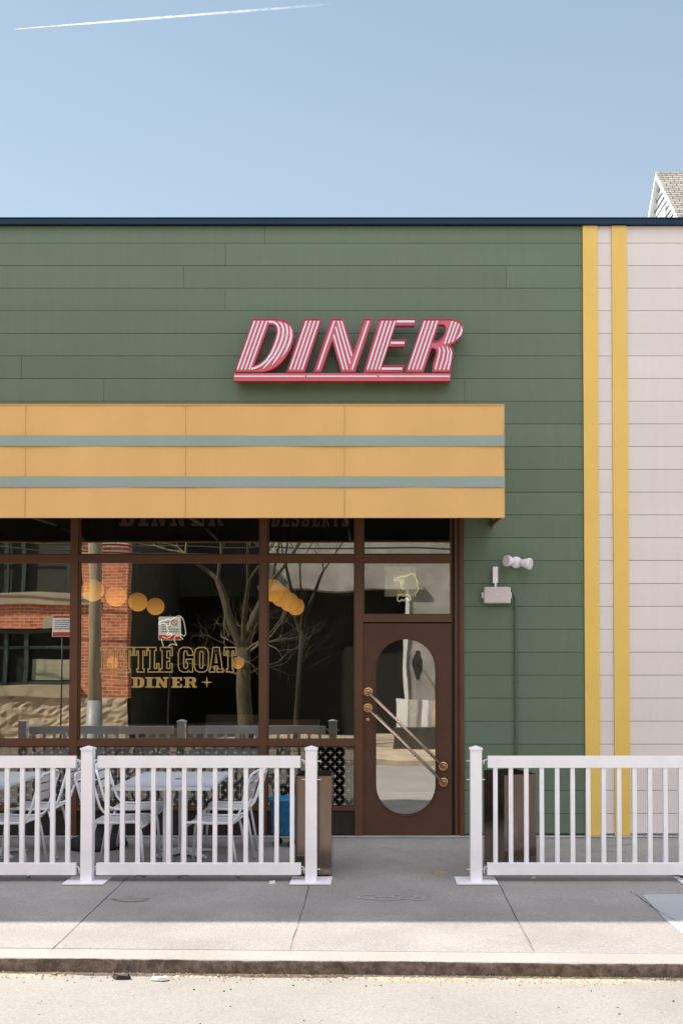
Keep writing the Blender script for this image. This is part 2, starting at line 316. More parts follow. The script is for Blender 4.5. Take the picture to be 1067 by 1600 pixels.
def ribbon(bm, pts, wd, y0, y1, closed=False):
    """band of width wd along a polyline in X-Z, extruded y0..y1"""
    n = len(pts); P2 = [Vector((p[0], p[1])) for p in pts]; L_ = []; R2 = []
    wds = wd if isinstance(wd, (list, tuple)) else [wd]*n
    for i in range(n):
        a = P2[i-1] if (i or closed) else P2[i]; b = P2[(i+1) % n] if (i < n-1 or closed) else P2[i]
        d1 = (P2[i]-a); d2 = (b-P2[i])
        d1 = d1.normalized() if d1.length > 1e-9 else d2.normalized(); d2 = d2.normalized() if d2.length > 1e-9 else d1
        t = (d1+d2); t = t.normalized() if t.length > 1e-6 else d1
        nn = Vector((-t.y, t.x)); k = 1/max(0.5, nn.dot(Vector((-d1.y, d1.x))))
        L_.append(P2[i]+nn*wds[i]/2*k); R2.append(P2[i]-nn*wds[i]/2*k)
    m = n if closed else n-1
    V = {}
    for nm, lst in (('l', L_), ('r', R2)):
        for j, y in enumerate((y0, y1)):
            V[nm, j] = [bm.verts.new((p.x, y, p.y)) for p in lst]
    for i in range(m):
        j = (i+1) % n
        bm.faces.new((V['l',0][i], V['l',0][j], V['r',0][j], V['r',0][i]))
        bm.faces.new((V['l',1][i], V['r',1][i], V['r',1][j], V['l',1][j]))
        bm.faces.new((V['l',0][i], V['l',1][i], V['l',1][j], V['l',0][j]))
        bm.faces.new((V['r',0][i], V['r',0][j], V['r',1][j], V['r',1][i]))
    if not closed:
        for i in (0, n-1): bm.faces.new((V['l',0][i], V['r',0][i], V['r',1][i], V['l',1][i]))
def lathe(bm, prof, c, n=24, axis='Z', smooth=True, mi=0):
    rings = []
    for r, h in prof:
        ring = []
        for k in range(n):
            a = 2*math.pi*k/n; ca, sa = math.cos(a)*r, math.sin(a)*r
            v = Vector((ca, sa, h)) if axis == 'Z' else (Vector((ca, h, sa)) if axis == 'Y' else Vector((h, ca, sa)))
            ring.append(bm.verts.new(v + Vector(c)))
        rings.append(ring)
    for a, b in zip(rings, rings[1:]):
        for k in range(n):
            f = bm.faces.new((a[k], a[(k+1) % n], b[(k+1) % n], b[k])); f.smooth = smooth; f.material_index = mi
    for r_ in (rings[0][::-1], rings[-1]):
        try: bm.faces.new(r_).material_index = mi
        except ValueError: pass
def sphere(bm, c, r, n=24):
    prof = [(max(1e-4, r*math.sin(math.pi*i/12)), -r*math.cos(math.pi*i/12)) for i in range(13)]
    lathe(bm, prof, c, n)
def B(): return bmesh.new()
def obj(name, bm, m, parent=None):
    bmesh.ops.recalc_face_normals(bm, faces=bm.faces[:])
    off = OFF.get(parent.name, Vector()) if parent else Vector()
    if off.length: bmesh.ops.translate(bm, verts=bm.verts[:], vec=-off)
    me = bpy.data.meshes.new(name); bm.to_mesh(me); bm.free()
    for x in (m if isinstance(m, (list, tuple)) else [m]): me.materials.append(x)
    o = bpy.data.objects.new(name, me); C.objects.link(o)
    if parent: o.parent = parent; OFF[o.name] = off
    return o
def tag(o, label, cat, group=None, kind=None):
    o['label'] = label; o['category'] = cat
    if group: o['group'] = group
    if kind: o['kind'] = kind
    return o
def thing(name, label, cat, loc=(0, 0, 0), group=None):
    o = bpy.data.objects.new(name, None); C.objects.link(o); o.location = loc; o.empty_display_size = 0.2
    OFF[o.name] = Vector(loc); return tag(o, label, cat, group)
def struct(name, bm, m, label=None, cat=None):
    o = obj(name, bm, m); o['kind'] = 'structure'; o['label'] = label or name.replace('_', ' '); o['category'] = cat or name.replace('_', ' ')
    return o
def recenter(o, loc):
    o.data.transform(Matrix.Translation(-Vector(loc))); o.location = loc; return o
def dup(root, loc, rotz, label, mirror=False):
    r = root.copy(); C.objects.link(r); r.location = loc; r.rotation_euler = (0, 0, rotz); r['label'] = label
    for ch in list(root.children):
        c = ch.copy(); C.objects.link(c); c.parent = r
        for g in ch.children:
            d = g.copy(); C.objects.link(d); d.parent = c
    return r

# ================================================================ GROUND
SL = 0.02
def gz(s): return -SL*s
KT, KF = 3.70, 3.890                      # kerb top edge back/front
def sk(x): return .030*(x+.2)             # the kerb is not quite parallel to the facade
JX = [-14.2+1.5*i for i in range(-6, 26)]  # joints, one lies at X=-0.54 approx
JX = [-0.54+1.51*i for i in range(-14, 16)]
bm = B()
q(bm, [(-120, 300, -0.6), (120, 300, -0.6), (120, -300, -0.6), (-120, -300, -0.6)])
struct('ground', bm, M['asphalt'], 'wide flat ground under the street and blocks', 'ground')
bm = B()
g = 0.004
for a, b in zip(JX, JX[1:]):
    for (s0, s1) in ((-0.02, KT-0.006),):
        j1, j2 = rnd.uniform(-.003, .003), rnd.uniform(-.003, .003)
        x0, x1 = a+g/2+j1, b-g/2+j2
        ys = [-s0] + [-(s1)*(k/6) for k in range(1, 7)]
        top = [[bm.verts.new((x0+rnd.uniform(-.003, .003), y, SL*y)), bm.verts.new((x1+rnd.uniform(-.003, .003), y, SL*y))] for y in ys]
        for v in top[-1]: v.co.y -= sk(v.co.x); v.co.z = SL*v.co.y
        for r0, r1 in zip(top, top[1:]): bm.faces.new((r0[0], r0[1], r1[1], r1[0]))
        for k in (0, 1):
            for r0, r1 in zip(top, top[1:]):
                bm.faces.new((r0[k], r1[k], bm.verts.new(r1[k].co-Vector((0, 0, .05))), bm.verts.new(r0[k].co-Vector((0, 0, .05)))))
        e = top[-1]; bm.faces.new((e[0], e[1], bm.verts.new(e[1].co-Vector((0, 0, .05))), bm.verts.new(e[0].co-Vector((0, 0, .05)))))
struct('sidewalk', bm, M['walk'], 'grey concrete sidewalk slabs in front of the diner', 'sidewalk')
bm = B(); q(bm, [(JX[0], 0.0, -0.012), (JX[-1], 0.0, -0.012), (JX[-1], -KT-.6, gz(KT)-0.024), (JX[0], -KT+.6, gz(KT)-0.012)])
struct('sidewalk_joints', bm, M['joint'], 'dirt filled joints between the slabs', 'sidewalk')
# kerb: worn rounded top edge and rough face with its shade painted in
def kerb(y_back, y_front, ztop_b, ztop_f, zbot, name, label):
    bm = B(); n = 700; x0, x1 = -14.0, 14.0; sgn = 1 if y_front < y_back else -1
    rows = []
    for i in range(n+1):
        x = x0+(x1-x0)*i/n
        w1 = 0.002*math.sin(x*9.1)+0.003*math.sin(x*3.3+1)+rnd.uniform(-.003, .003)
        w2 = rnd.uniform(-.006, .006)
        r = 0.010
        pr = [(y_back, ztop_b), (y_front+sgn*(r+0.004)+0, ztop_f+rnd.uniform(-.001, .001)), (y_front+sgn*0.005+w1*.4, ztop_f-r*0.45+w1*.5), (y_front+w1, ztop_f-r-0.004+w1),
              (y_front+w2, ztop_f*0.5+zbot*0.5), (y_front-sgn*0.006+w2*.7, zbot-0.03)]
        rows.append([bm.verts.new((x, a-sk(x), b)) for a, b in pr])
    for a, b in zip(rows, rows[1:]):
        for k in range(5):
            f = bm.faces.new((a[k], b[k], b[k+1], a[k+1])); f.material_index = 1 if k >= 2 else 0; f.smooth = k > 0
    return struct(name, bm, [M['kerb'], M['kerbface']], label, 'kerb')
ZR = gz(KF)-0.098                         # road level at kerb
kerb(-KT, -KF, gz(KT), gz(KF), ZR, 'kerb', 'worn concrete kerb with a rough face coloured dark for shade')
bm = B()
q(bm, [(-60, -KF+0.5, ZR), (60, -KF+0.5, ZR), (60, -7.0, ZR+0.03), (-60, -7.0, ZR+0.03)])
q(bm, [(-60, -7.0, ZR+0.03), (60, -7.0, ZR+0.03), (60, -8.6, ZR+0.01), (-60, -8.6, ZR+0.01)])
struct('road', bm, M['asphalt'], 'pale sunlit road in front of the kerb', 'road')
bm = B()
q(bm, [(-60, -8.6, ZR+0.10), (60, -8.6, ZR+0.10), (60, -30, ZR+0.10), (-60, -30, ZR+0.10)])
q(bm, [(-60, -8.6, ZR+0.10), (60, -8.6, ZR+0.10), (60, -8.6, ZR-.05), (-60, -8.6, ZR-.05)])
struct('far_sidewalk', bm, M['stone'], 'rough pale verge on the far side of the street', 'sidewalk')
# cement patch on the slab at right
bm = B(); x0 = 2.02
pp = [(x0, -2.33), (x0+.06, -2.30), (x0+0.9, -2.27), (x0+1.0, -3.70), (x0+.02, -3.70), (x0-.02, -3.0)]
vv = [bm.verts.new((x, y, SL*y+0.004)) for x, y in pp]; bm.faces.new(vv)
struct('smooth_patch', bm, M['patch'], 'smooth paler repair patch in the sidewalk at right', 'patch')
# base strip along the wall
bm = B()
prev = None
pts = []
n = 90
for i in range(n+1):
    x = -8+12.5*i/n; pts.append((x, -0.055-rnd.uniform(0, .035)))
for (xa, ya), (xb, yb) in zip(pts, pts[1:]): q(bm, [(xa, 0.02, 0.010), (xb, 0.02, 0.010), (xb, yb, 0.006), (xa, ya, 0.006)])
struct('footing_strip', bm, M['patch'], 'ragged pale cement strip along the foot of the wall', 'footing')
# gutter sand and grit
bm = B()
n = 500
KF0 = KF
def sw(x): return 0.045+0.03*math.sin(x*1.7)+0.025*math.sin(x*5.3+1)+rnd.uniform(0, .03)
pts = []
for i in range(n+1):
    x = -4.5+8.2*i/n; pts.append((x, max(.02, sw(x))))
for (xa, wa), (xb, wb) in zip(pts, pts[1:]):
    ha = rnd.uniform(.006, .016)
    q(bm, [(xa, -KF+.01, ZR+.016), (xb, -KF+.01, ZR+.016), (xb, -KF-wb*.5, ZR+.012), (xa, -KF-wa*.5, ZR+.012)])
    q(bm, [(xa, -KF-wa*.5, ZR+.012), (xb, -KF-wb*.5, ZR+.012), (xb, -KF-wb, ZR+.003), (xa, -KF-wa, ZR+.003)])
for i in range(1500):
    x = rnd.uniform(-4.4, 3.6); y = -KF-abs(rnd.gauss(0, .06))-.005; r = rnd.choice((.003, .004, .006, .010))
    z = ZR+.004+(0.01 if y > -KF-.04 else 0)
    vs_ = [bm.verts.new((x+r*math.cos(a)*rnd.uniform(.7, 1.2), y+r*math.sin(a)*rnd.uniform(.7, 1.2), z)) for a in (0, 1.3, 2.6, 3.9, 5.1)]
    t = bm.verts.new((x, y, z+r*1.1))
    for k in range(5): bm.faces.new((vs_[k], vs_[(k+1) % 5], t))
for v in bm.verts: v.co.y -= sk(v.co.x)
o = obj('gutter_sand', bm, M['sand']); tag(o, 'sand and grit washed along the kerb', 'sand', kind='stuff')
bm = B()
for i in range(200):
    x = rnd.uniform(-4.2, 3.2); y = rnd.uniform(-5.6, -4.0); r = rnd.choice((.003, .003, .004, .006, .008))
    vs_ = [bm.verts.new((x+r*math.cos(a)*rnd.uniform(.6, 1.3), y+r*math.sin(a)*rnd.uniform(.6, 1.3), ZR+.001+.03*(-y-KF+.5)/(7.5-KF))) for a in (0, 1.3, 2.6, 3.9, 5.1)]
    t = bm.verts.new((x, y, ZR+.001+.03*(-y-KF+.5)/(7.5-KF)+r*.8))
    for k in range(5): bm.faces.new((vs_[k], vs_[(k+1) % 5], t))
o = obj('road_grit', bm, M['darkbit']); tag(o, 'dark grit scattered over the road', 'grit', kind='stuff')
# cracks running in the slabs (jagged slits of dirt)
bm = B()
def crack(p0, p1, wd=.006, n=26, j=.012):
    p0 = Vector(p0); p1 = Vector(p1); d = (p1-p0); nn = Vector((-d.y, d.x)).normalized(); off = 0; prevp = None
    for i in range(n+1):
        off = off*.8+rnd.uniform(-j, j); p = p0+d*i/n+nn*off; w_ = wd*rnd.uniform(.3, 1.2)
        cur = (p+nn*w_/2, p-nn*w_/2)
        if prevp: q(bm, [(a.x, a.y, SL*a.y+.004) for a in (prevp[0], cur[0], cur[1], prevp[1])])
        prevp = cur
crack((-0.54, -1.2), (-0.55, -3.7), .004, 40, .003); crack((0.97, -1.2), (0.975, -3.7), .004, 40, .003)
crack((-2.05, -1.2), (-2.05, -3.7), .004, 40, .003)
crack((1.95, -2.2), (2.06, -3.1), .008); crack((2.1, -.5), (2.5, -.35), .012); crack((1.9, -.7), (2.3, -.75), .010); 
struct('sidewalk_cracks', bm, M['joint'], 'thin jagged cracks in the slabs', 'crack')
# small litter
def blob(name, label, cat, x, y, z, w_, d_, h, m, seed):
    r = random.Random(seed); bm = B(); n = 9
    lo = [bm.verts.new((w_/2*math.cos(2*math.pi*k/n)*r.uniform(.7, 1.1), d_/2*math.sin(2*math.pi*k/n)*r.uniform(.7, 1.1), 0)) for k in range(n)]
    up = [bm.verts.new((v.co.x*.75, v.co.y*.75, h*r.uniform(.5, 1.2))) for v in lo]
    for k in range(n): bm.faces.new((lo[k], lo[(k+1) % n], up[(k+1) % n], up[k]))
    c = bm.verts.new((0, 0, h*.4))
    for k in range(n): bm.faces.new((up[k], up[(k+1) % n], c))
    o = obj(name, bm, m); o.location = (x, y, z); tag(o, label, cat); return o
def gp(u, v, hz=0):                       # photo pixel to point on the sloping sidewalk
    s = 0
    for _ in range(20):
        y = -(v-998)/F; dz = math.sin(PITCH)+math.cos(PITCH)*y; dy = math.cos(PITCH)-math.sin(PITCH)*y
        t = (gz(s)+hz-CZ)/dz; s = CD-dy*t
    return P(u, v, s)
p = gp(426, 1380); blob('paper_scrap', 'small crumpled white paper scrap on the sidewalk left of the open gap', 'litter', p.x, p.y, p.z, .06, .05, .02, M['litter'], 3)
p = gp(684, 1366); blob('dry_leaf', 'curled dry leaf lying on the sidewalk in front of the door', 'leaf', p.x, p.y, p.z, .13, .08, .025, M['leaf'], 5)
p = gp(833, 1372); blob('paper_scrap', 'tiny white scrap under the right fence panel', 'litter', p.x, p.y, p.z, .05, .03, .01, M['litter'], 8)
blob('road_rubble', 'black chunk of debris in the gutter', 'debris', X(191, 3.97), -3.94, ZR+.01, .13, .05, .03, M['darkbit'], 11)
blob('flat_stone', 'flat pale stone beside the black chunk in the gutter', 'stone', X(252, 4.0), -3.97, ZR+.01, .13, .05, .02, M['litter'], 12)
p = gp(205, 1406)
bm = B(); n = 40; vv = [bm.verts.new((.15*math.cos(2*math.pi*k/n)*rnd.uniform(.6, 1.2), .085*math.sin(2*math.pi*k/n)*rnd.uniform(.6, 1.2), 0)) for k in range(n)]; bm.faces.new(vv)
o = obj('rust_stain', bm, mat('rust_stain', (0.255, 0.225, 0.20), .95, .15, 12, rvar=0, spec=.1)); o.location = (p.x, p.y, p.z+.004); o.rotation_euler = (math.atan(SL), 0, 0); tag(o, 'brown stain on the sidewalk below the left fence post', 'stain')
# faded utility scribble
bm = B(); p = gp(612, 1403)
for k in range(4):
    cx, cy, rx, ry = p.x+(-.17, -.04, .10, .20)[k], p.y+(.02, -.03, .03, -.02)[k], (.08, .11, .09, .05)[k], (.06, .05, .07, .05)[k]
    pts = [(cx+rx*math.cos(a*.45+k), cy+ry*math.sin(a*.45+k)) for a in range(12)]
    for (xa, ya), (xb, yb) in zip(pts, pts[1:]):
        d = Vector((xb-xa, yb-ya)).normalized()*.006
        q(bm, [(xa-d.y, ya+d.x, SL*ya+.0035), (xa+d.y, ya-d.x, SL*ya+.0035), (xb+d.y, yb-d.x, SL*yb+.0035), (xb-d.y, yb+d.x, SL*yb+.0035)])
o = obj('chalk_scribble', bm, M['chalk']); tag(o, 'faint looping chalk scribble on the sidewalk before the door', 'marking')

# ================================================================ DINER BUILDING
bld = thing('diner_building', 'single storey diner clad in green and pale siding with brown shopfront and navy roof edge', 'building', (0, 0, 0))
XL, XR = -9.0, 9.0
ZT = Z(353.5); ZC = Z(339.5, .05)
PITCHB = (Z(380)-Z(1163))/22.0
z_rows = [Z(380)-PITCHB*k for k in range(-1, 30)]
z_rows = [z for z in z_rows if z > 0.03]
SX1 = X(911, 0, 700)                      # green ends
OPX0, OPX1 = XL+0.5, X(725); OPT = Z(770)  # shopfront opening
joints = {1: [X(412)], 2: [X(284), X(792)], 3: [X(350)], 0: [X(412)], 6: [X(30)], 7: [X(160), X(727)], 8: [X(30)], 4: [], 5: []}
# use top rows index
edges = [ZT] + [Z(380)-PITCHB*k for k in range(0, 27)]
edges = [e for e in edges if e > .05] + [0.03]
jn = {0: [412], 1: [350], 2: [284, 792], 3: [350], 6: [30], 7: [160, 727], 8: [30]}
bm = B(); bp_ = B()
for i, (zt, zb) in enumerate(zip(edges, edges[1:])):
    zt2, zb2 = zt-0.001, zb+0.0035
    xs = [XL] + [X(u) for u in jn.get(i, [])] + [SX1-0.002]
    if not jn.get(i) and i % 3 == 1: xs = [XL, SX1-.002]
    for a, b in zip(xs, xs[1:]):
        a2, b2 = a+(.0015 if a > XL else 0), b-.0015
        yo = rnd.uniform(-.0008, .0008)
        if zb >= OPT or a2 > OPX1: box(bm, a2, b2, 0+yo, .012, zb2, zt2)
        elif zt > OPT: # straddles
            box(bm, a2, b2, 0+yo, .012, OPT, zt2) if True else None
            box(bm, OPX1, b2, 0+yo, .012, zb2, OPT-.001)
        else: box(bm, OPX1, b2, 0+yo, .012, zb2, zt2)
    y1a, y1b = X(934, 0, 700), X(956.5, 0, 700); y2b = X(980, 0, 700)
    box(bp_, y1a+.001, y1b-.001, 0, .012, zb2, zt2)
    box(bp_, y2b+.001, XR, rnd.uniform(-.0005, .0005), .012, zb2+.0006, zt2)
obj('green_siding', bm, M['green'], bld); obj('pale_siding', bp_, M['pale'], bld)
bm = B(); box(bm, XL, SX1-.001, .013, .05, OPT, ZT); box(bm, OPX1, SX1-.001, .013, .05, 0.0, OPT-.001)
obj('joint_backing', bm, M['gap'], bld)
bm = B(); box(bm, SX1, XR, .013, .05, 0.0, ZT); obj('joint_backing', bm, M['palegap'], bld)
for ua, ub in ((911, 934), (956.5, 980)):
    bm = B(); box(bm, X(ua, 0, 700), X(ub, 0, 700), -.018, .012, 0.012, ZT-.001, bevel=.002); obj('yellow_stripe', bm, M['yellow'], bld)
bm = B()
box(bm, XL-.05, XR, -.045, .30, ZT+.004, ZC-.008, bevel=.004)
box(bm, XL-.05, XR, -.052, .31, ZC-.008, ZC)
for x in (-6.2, -3.15, -.1, 2.95, 6.0): box(bm, x, x+.004, -.0475, -.040, ZT+.006, ZC-.010)
obj('roof_edge', bm, M['navy'], bld)
bm = B(); box(bm, XL, XR, .31, 11.99, 5.6, 5.7); obj('roof', bm, M['roofmem'], bld)
bm = B()
box(bm, XL, XL+.25, .06, 12, 0, ZT); box(bm, XR-.25, XR, .06, 12, 0, ZT); box(bm, XL+.25, XR-.25, 11.8, 12, 0, ZT)
box(bm, XL+.25, XR-.25, .06, .25, OPT+.02, ZT-.002)
box(bm, OPX1+.02, XR-.25, .06, .25, 0, OPT+.018)
obj('wall', bm, M['pale'], bld)
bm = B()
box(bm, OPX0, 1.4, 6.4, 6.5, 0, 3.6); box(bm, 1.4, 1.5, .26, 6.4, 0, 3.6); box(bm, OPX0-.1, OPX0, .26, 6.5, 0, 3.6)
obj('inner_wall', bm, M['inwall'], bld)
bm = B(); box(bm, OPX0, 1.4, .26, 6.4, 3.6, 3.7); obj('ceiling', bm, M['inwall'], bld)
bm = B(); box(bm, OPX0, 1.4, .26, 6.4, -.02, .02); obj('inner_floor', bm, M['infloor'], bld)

# shopfront frame: verticals (u ranges at glass plane), rails
bm = B()
fy0, fy1 = 0.005, 0.13
verts_u = [(-192, -181), (109.5, 121), (405.5, 417), (554.5, 567)]
zb = Z(1262); ztr0, ztr1 = Z(877), Z(866.5); zl0, zl1 = Z(1166), Z(1156.5)
DJ0 = X(706); dx0, dx1 = X(563.5), X(706.5)
for a, b in verts_u: box(bm, X(a), X(b), fy0, fy1, 0.012, OPT, bevel=.002)
vx = [OPX0] + [X(a) for a, b in verts_u for a in (a, b)] + [X(706)]
bays = [(OPX0, X(-192)), (X(-181), X(109.5)), (X(121), X(405.5)), (X(417), X(554.5))]
dbay = (X(567), X(706))
for a, b in bays:
    box(bm, a, b, fy0+.004, fy1-.004, ztr0, ztr1, bevel=.002)
    box(bm, a, b, fy0+.004, fy1-.004, zl0, zl1, bevel=.002)
    box(bm, a, b, fy0+.004, fy1-.004, zb-.03, zb-.002)
    box(bm, a, b, fy0+.004, fy1-.004, OPT-.06, OPT)
    # glazing beads
    for z0, z1 in ((ztr1, OPT-.06), (zl1, ztr0), (zb-.002, zl0)):
        for xx, x2 in ((a, a+.012), (b-.012, b)): box(bm, xx, x2, .030, .058, z0, z1)
        for zz, z2 in ((z0, z0+.012), (z1-.012, z1)): box(bm, a+.012, b-.012, .030, .058, zz, z2)
a, b = dbay
box(bm, a, b, fy0+.004, fy1-.004, ztr0, ztr1, bevel=.002)
box(bm, a, b, fy0+.004, fy1-.004, Z(972), Z(961), bevel=.002); box(bm, a, b, fy0+.004, fy1-.004, OPT-.06, OPT)
for z0, z1 in ((ztr1, OPT-.06), (Z(961), ztr0)):
    for xx, x2 in ((a, a+.014), (b-.014, b)): box(bm, xx, x2, .030, .058, z0, z1)
    for zz, z2 in ((z0, z0+.014), (z1-.014, z1)): box(bm, a+.014, b-.014, .030, .058, zz, z2)
# right jamb in three profiles
box(bm, X(710.5), X(714), .004, fy1, 0.012, OPT, bevel=.0015); box(bm, X(714), X(718), .022, fy1, 0.012, OPT); box(bm, X(718), X(725)-.001, -.012, fy1, 0.012, OPT, bevel=.002)
frame = obj('window_frame', bm, M['brown'], bld)
bm = B(); box(bm, X(706), X(710.5), .05, fy1, 0.012, OPT); obj('door_jamb_recess', bm, M['black'], bld)
# panes
for i, (a, b) in enumerate(bays):
    for z0, z1 in ((ztr1, OPT-.06), (zl1, ztr0), (zb-.002, zl0)):
        bm = B(); box(bm, a+.004, b-.004, GL, GL+.006, z0+.004, z1-.004); obj('pane', bm, M['lowglass'] if z0 < 1 and z1 < 1.1 else M['glass'], frame)
for z0, z1 in ((ztr1, OPT-.06), (Z(961), ztr0)):
    bm = B(); box(bm, dbay[0]+.004, dbay[1]-.004, GL, GL+.006, z0+.004, z1-.004); obj('pane', bm, M['glass'], frame)
# kick panels
bm = B()
for a, b in bays: box(bm, a+.002, b-.002, .03, .09, .02, zb-.031)
obj('kick_panel', bm, M['darkbrown'], bld)
bm = B(); box(bm, OPX0, dx1, -.012, .004, .0, .010); obj('threshold', bm, M['zinc'], bld)
# star pattern band on the lower panes
pit = 7.35/156.0
for a, b in bays:
    bm = B(); bm2 = B(); nc = int((b-a)/pit); nr = int((zl0-zb)/pit)
    for i in range(nc+1):
        for j in range(nr+1):
            cx = a+.02+i*pit; cz = zl0-.02-j*pit
            if cx > b-.012 or cz < zb+.012: continue
            if (i+j) % 2 == 0:
                L2, w2 = pit*.66, pit*.105; r0 = []
                for k in range(8):
                    an = math.pi/4*k; r_ = L2 if k % 2 == 0 else w2*1.2
                    r0.append((min(b-.013, max(a+.013, cx+r_*math.cos(an))), min(zl0-.013, max(zb+.013, cz+r_*math.sin(an)))))
                vv = [bm.verts.new((x, GL-.0022, z)) for x, z in r0]; c = bm.verts.new((cx, GL-.0022, cz))
                for k in range(8): bm.faces.new((vv[k], vv[(k+1) % 8], c))
            # smoked rounded dots between the stars
            ex, ez = cx+pit/2, cz-pit/2
            if (i*7+j*3) % 9 and ex < b-.03 and ez > zb+.02:
                r_ = pit*.36; n = 8
                pass
            # dark diagonal joints at the empty crossings
            if (i+j) % 2 == 1:
                r_ = pit*.22; vv = [bm2.verts.new((cx+r_*math.cos(math.pi/2*k), GL-.0021, cz+r_*math.sin(math.pi/2*k))) for k in range(4)]; bm2.faces.new(vv)
    obj('star_pattern', bm, M['star'], frame); bm2.free()

# ---- door with stadium glass
bm = B()
gx0, gx1, gz0, gz1 = X(587), X(681), Z(1275), Z(998)
rr = (gx1-gx0)/2; cx = (gx0+gx1)/2
def stadium(r, z0, z1, n=24):
    pts = [(cx+r*math.cos(a), z1-rr+r*math.sin(a)) for a in [math.pi*k/n for k in range(n+1)]]
    pts += [(cx-r*math.cos(a), z0+rr-r*math.sin(a)) for a in [math.pi*k/n for k in range(n+1)]]
    return pts
door_rect = [(dx0+.006, .015), (dx1-.006, .015), (dx1-.006, Z(974)), (dx0+.006, Z(974))]
hole = stadium(rr, gz0, gz1)
prism(bm, door_rect, .022, .066, [hole])
door = obj('door', bm, M['doorbrown'], bld)
bm = B(); prism(bm, stadium(rr+.002, gz0, gz1), .052, .058); obj('door_glass', bm, M['doorglass'], door)
bm = B(); prism(bm, stadium(rr+.006, gz0, gz1), .016, .030, [stadium(rr-.004, gz0, gz1)]); obj('glass_trim', bm, M['doorbrown'], door)
for (ua, va, ub, vb) in ((575, 1081.5, 693, 1199), (574.5, 1107, 693.5, 1224)):
    pa, pb = P(ua, va, .07), P(ub, vb, .07); pa.y = pb.y = -.055
    bm = B(); tube(bm, [pa-(pb-pa).normalized()*.01, pb+(pb-pa).normalized()*.01], .0125, 12)
    h = obj('pull_handle', bm, M['bar'], door)
    for p_ in (pa, pb):
        bm = B(); lathe(bm, [(.002, .0), (.047, .0), (.047, -.006), (.040, -.010), (.030, -.010), (.026, -.006), (.012, -.006), (.012, -.075), (.002, -.077)], (p_.x, .021, p_.z), 28, 'Y'); obj('rosette', bm, M['brass'], h)
pl = P(574.5, 1125, 0); bm = B(); lathe(bm, [(.002, 0), (.019, 0), (.019, -.010), (.014, -.014), (.002, -.014)], (pl.x, .021, pl.z), 20, 'Y'); obj('lock_cylinder', bm, M['brass'], door)

# ---- window lettering: outlines in a unit cell (w=1, h=1), slab serif
def slab(ch):
    t = .30; s = .13
    D = {
     'L': [[(0,0),(1,0),(1,.34),(.80,.34),(.80,.15),(.58,.15),(.58,.87),(.72,.87),(.72,1),(0,1),(0,.87),(.16,.87),(.16,.13),(0,.13)]],
     'I': [[(0,0),(1,0),(1,.13),(.78,.13),(.78,.87),(1,.87),(1,1),(0,1),(0,.87),(.22,.87),(.22,.13),(0,.13)]],
     'T': [[(.22,0),(.78,0),(.78,.13),(.68,.13),(.68,.85),(.82,.85),(.82,.68),(1,.68),(1,1),(0,1),(0,.68),(.18,.68),(.18,.85),(.32,.85),(.32,.13),(.22,.13)]],
     'E': [[(0,0),(1,0),(1,.34),(.82,.34),(.82,.15),(.55,.15),(.55,.43),(.78,.43),(.78,.57),(.55,.57),(.55,.85),(.82,.85),(.82,.66),(1,.66),(1,1),(0,1),(0,.87),(.15,.87),(.15,.13),(0,.13)]],
     'O': [[(.3,0),(.7,0),(.92,.08),(1,.25),(1,.75),(.92,.92),(.7,1),(.3,1),(.08,.92),(0,.75),(0,.25),(.08,.08)], [(.44,.16),(.38,.22),(.38,.78),(.44,.84),(.56,.84),(.62,.78),(.62,.22),(.56,.16)]],
     'G': [[(.3,0),(.62,0),(.74,.06),(.78,0),(1,0),(1,.52),(.55,.52),(.55,.38),(.64,.38),(.64,.20),(.57,.15),(.44,.15),(.38,.22),(.38,.78),(.44,.85),(.57,.85),(.63,.78),(.63,.68),(1,.68),(1,.82),(.90,.95),(.7,1),(.3,1),(.08,.92),(0,.75),(0,.25),(.08,.08)]],
     'A': [[(0,0),(.40,0),(.40,.13),(.34,.13),(.36,.24),(.60,.24),(.62,.13),(.56,.13),(.56,0),(1,0),(1,.13),(.93,.13),(.72,1),(.26,1),(.06,.13),(0,.13)], [(.40,.38),(.48,.72),(.56,.38)]],
     'D': [[(0,0),(.68,0),(.90,.08),(1,.28),(1,.72),(.90,.92),(.68,1),(0,1),(0,.85),(.14,.85),(.14,.15),(0,.15)], [(.46,.16),(.46,.84),(.58,.84),(.66,.74),(.66,.26),(.58,.16)]],
     'N': [[(0,0),(.42,0),(.42,.14),(.32,.14),(.32,.58),(.62,0),(.88,0),(.88,.86),(1,.86),(1,1),(.60,1),(.60,.86),(.70,.86),(.70,.42),(.38,1),(0,1),(0,.86),(.12,.86),(.12,.14),(0,.14)]],
     'R': [[(0,0),(.50,0),(.50,.14),(.42,.14),(.42,.42),(.54,.42),(.70,0),(1,0),(1,.14),(.92,.14),(.82,.44),(.93,.54),(.96,.74),(.88,.93),(.70,1),(0,1),(0,.86),(.13,.86),(.13,.14),(0,.14)], [(.42,.56),(.42,.86),(.60,.86),(.66,.76),(.64,.62),(.56,.56)]],
     'S': [[(0,0),(.16,0),(.22,.06),(.40,0),(.7,0),(.94,.10),(1,.32),(.88,.52),(.36,.68),(.40,.84),(.60,.84),(.72,.68),(.94,.68),(.94,1),(.80,1),(.74,.94),(.58,1),(.3,1),(.08,.90),(.02,.68),(.12,.50),(.64,.32),(.62,.16),(.38,.16),(.24,.34),(0,.34)]],
    }
    return D[ch]
def cell(loops, x0, x1, z0, z1): return [[(x0+(x1-x0)*a, z0+(z1-z0)*b) for a, b in lp] for lp in loops]
bm = B(); bmf = B()
LG = [('L',157.5,174),('I',176.5,187),('T',189,208.5),('T',210.5,230),('L',232,249),('E',251,269.5),('G',279,301.5),('O',304,326),('A',327.5,349),('T',350.5,369)]
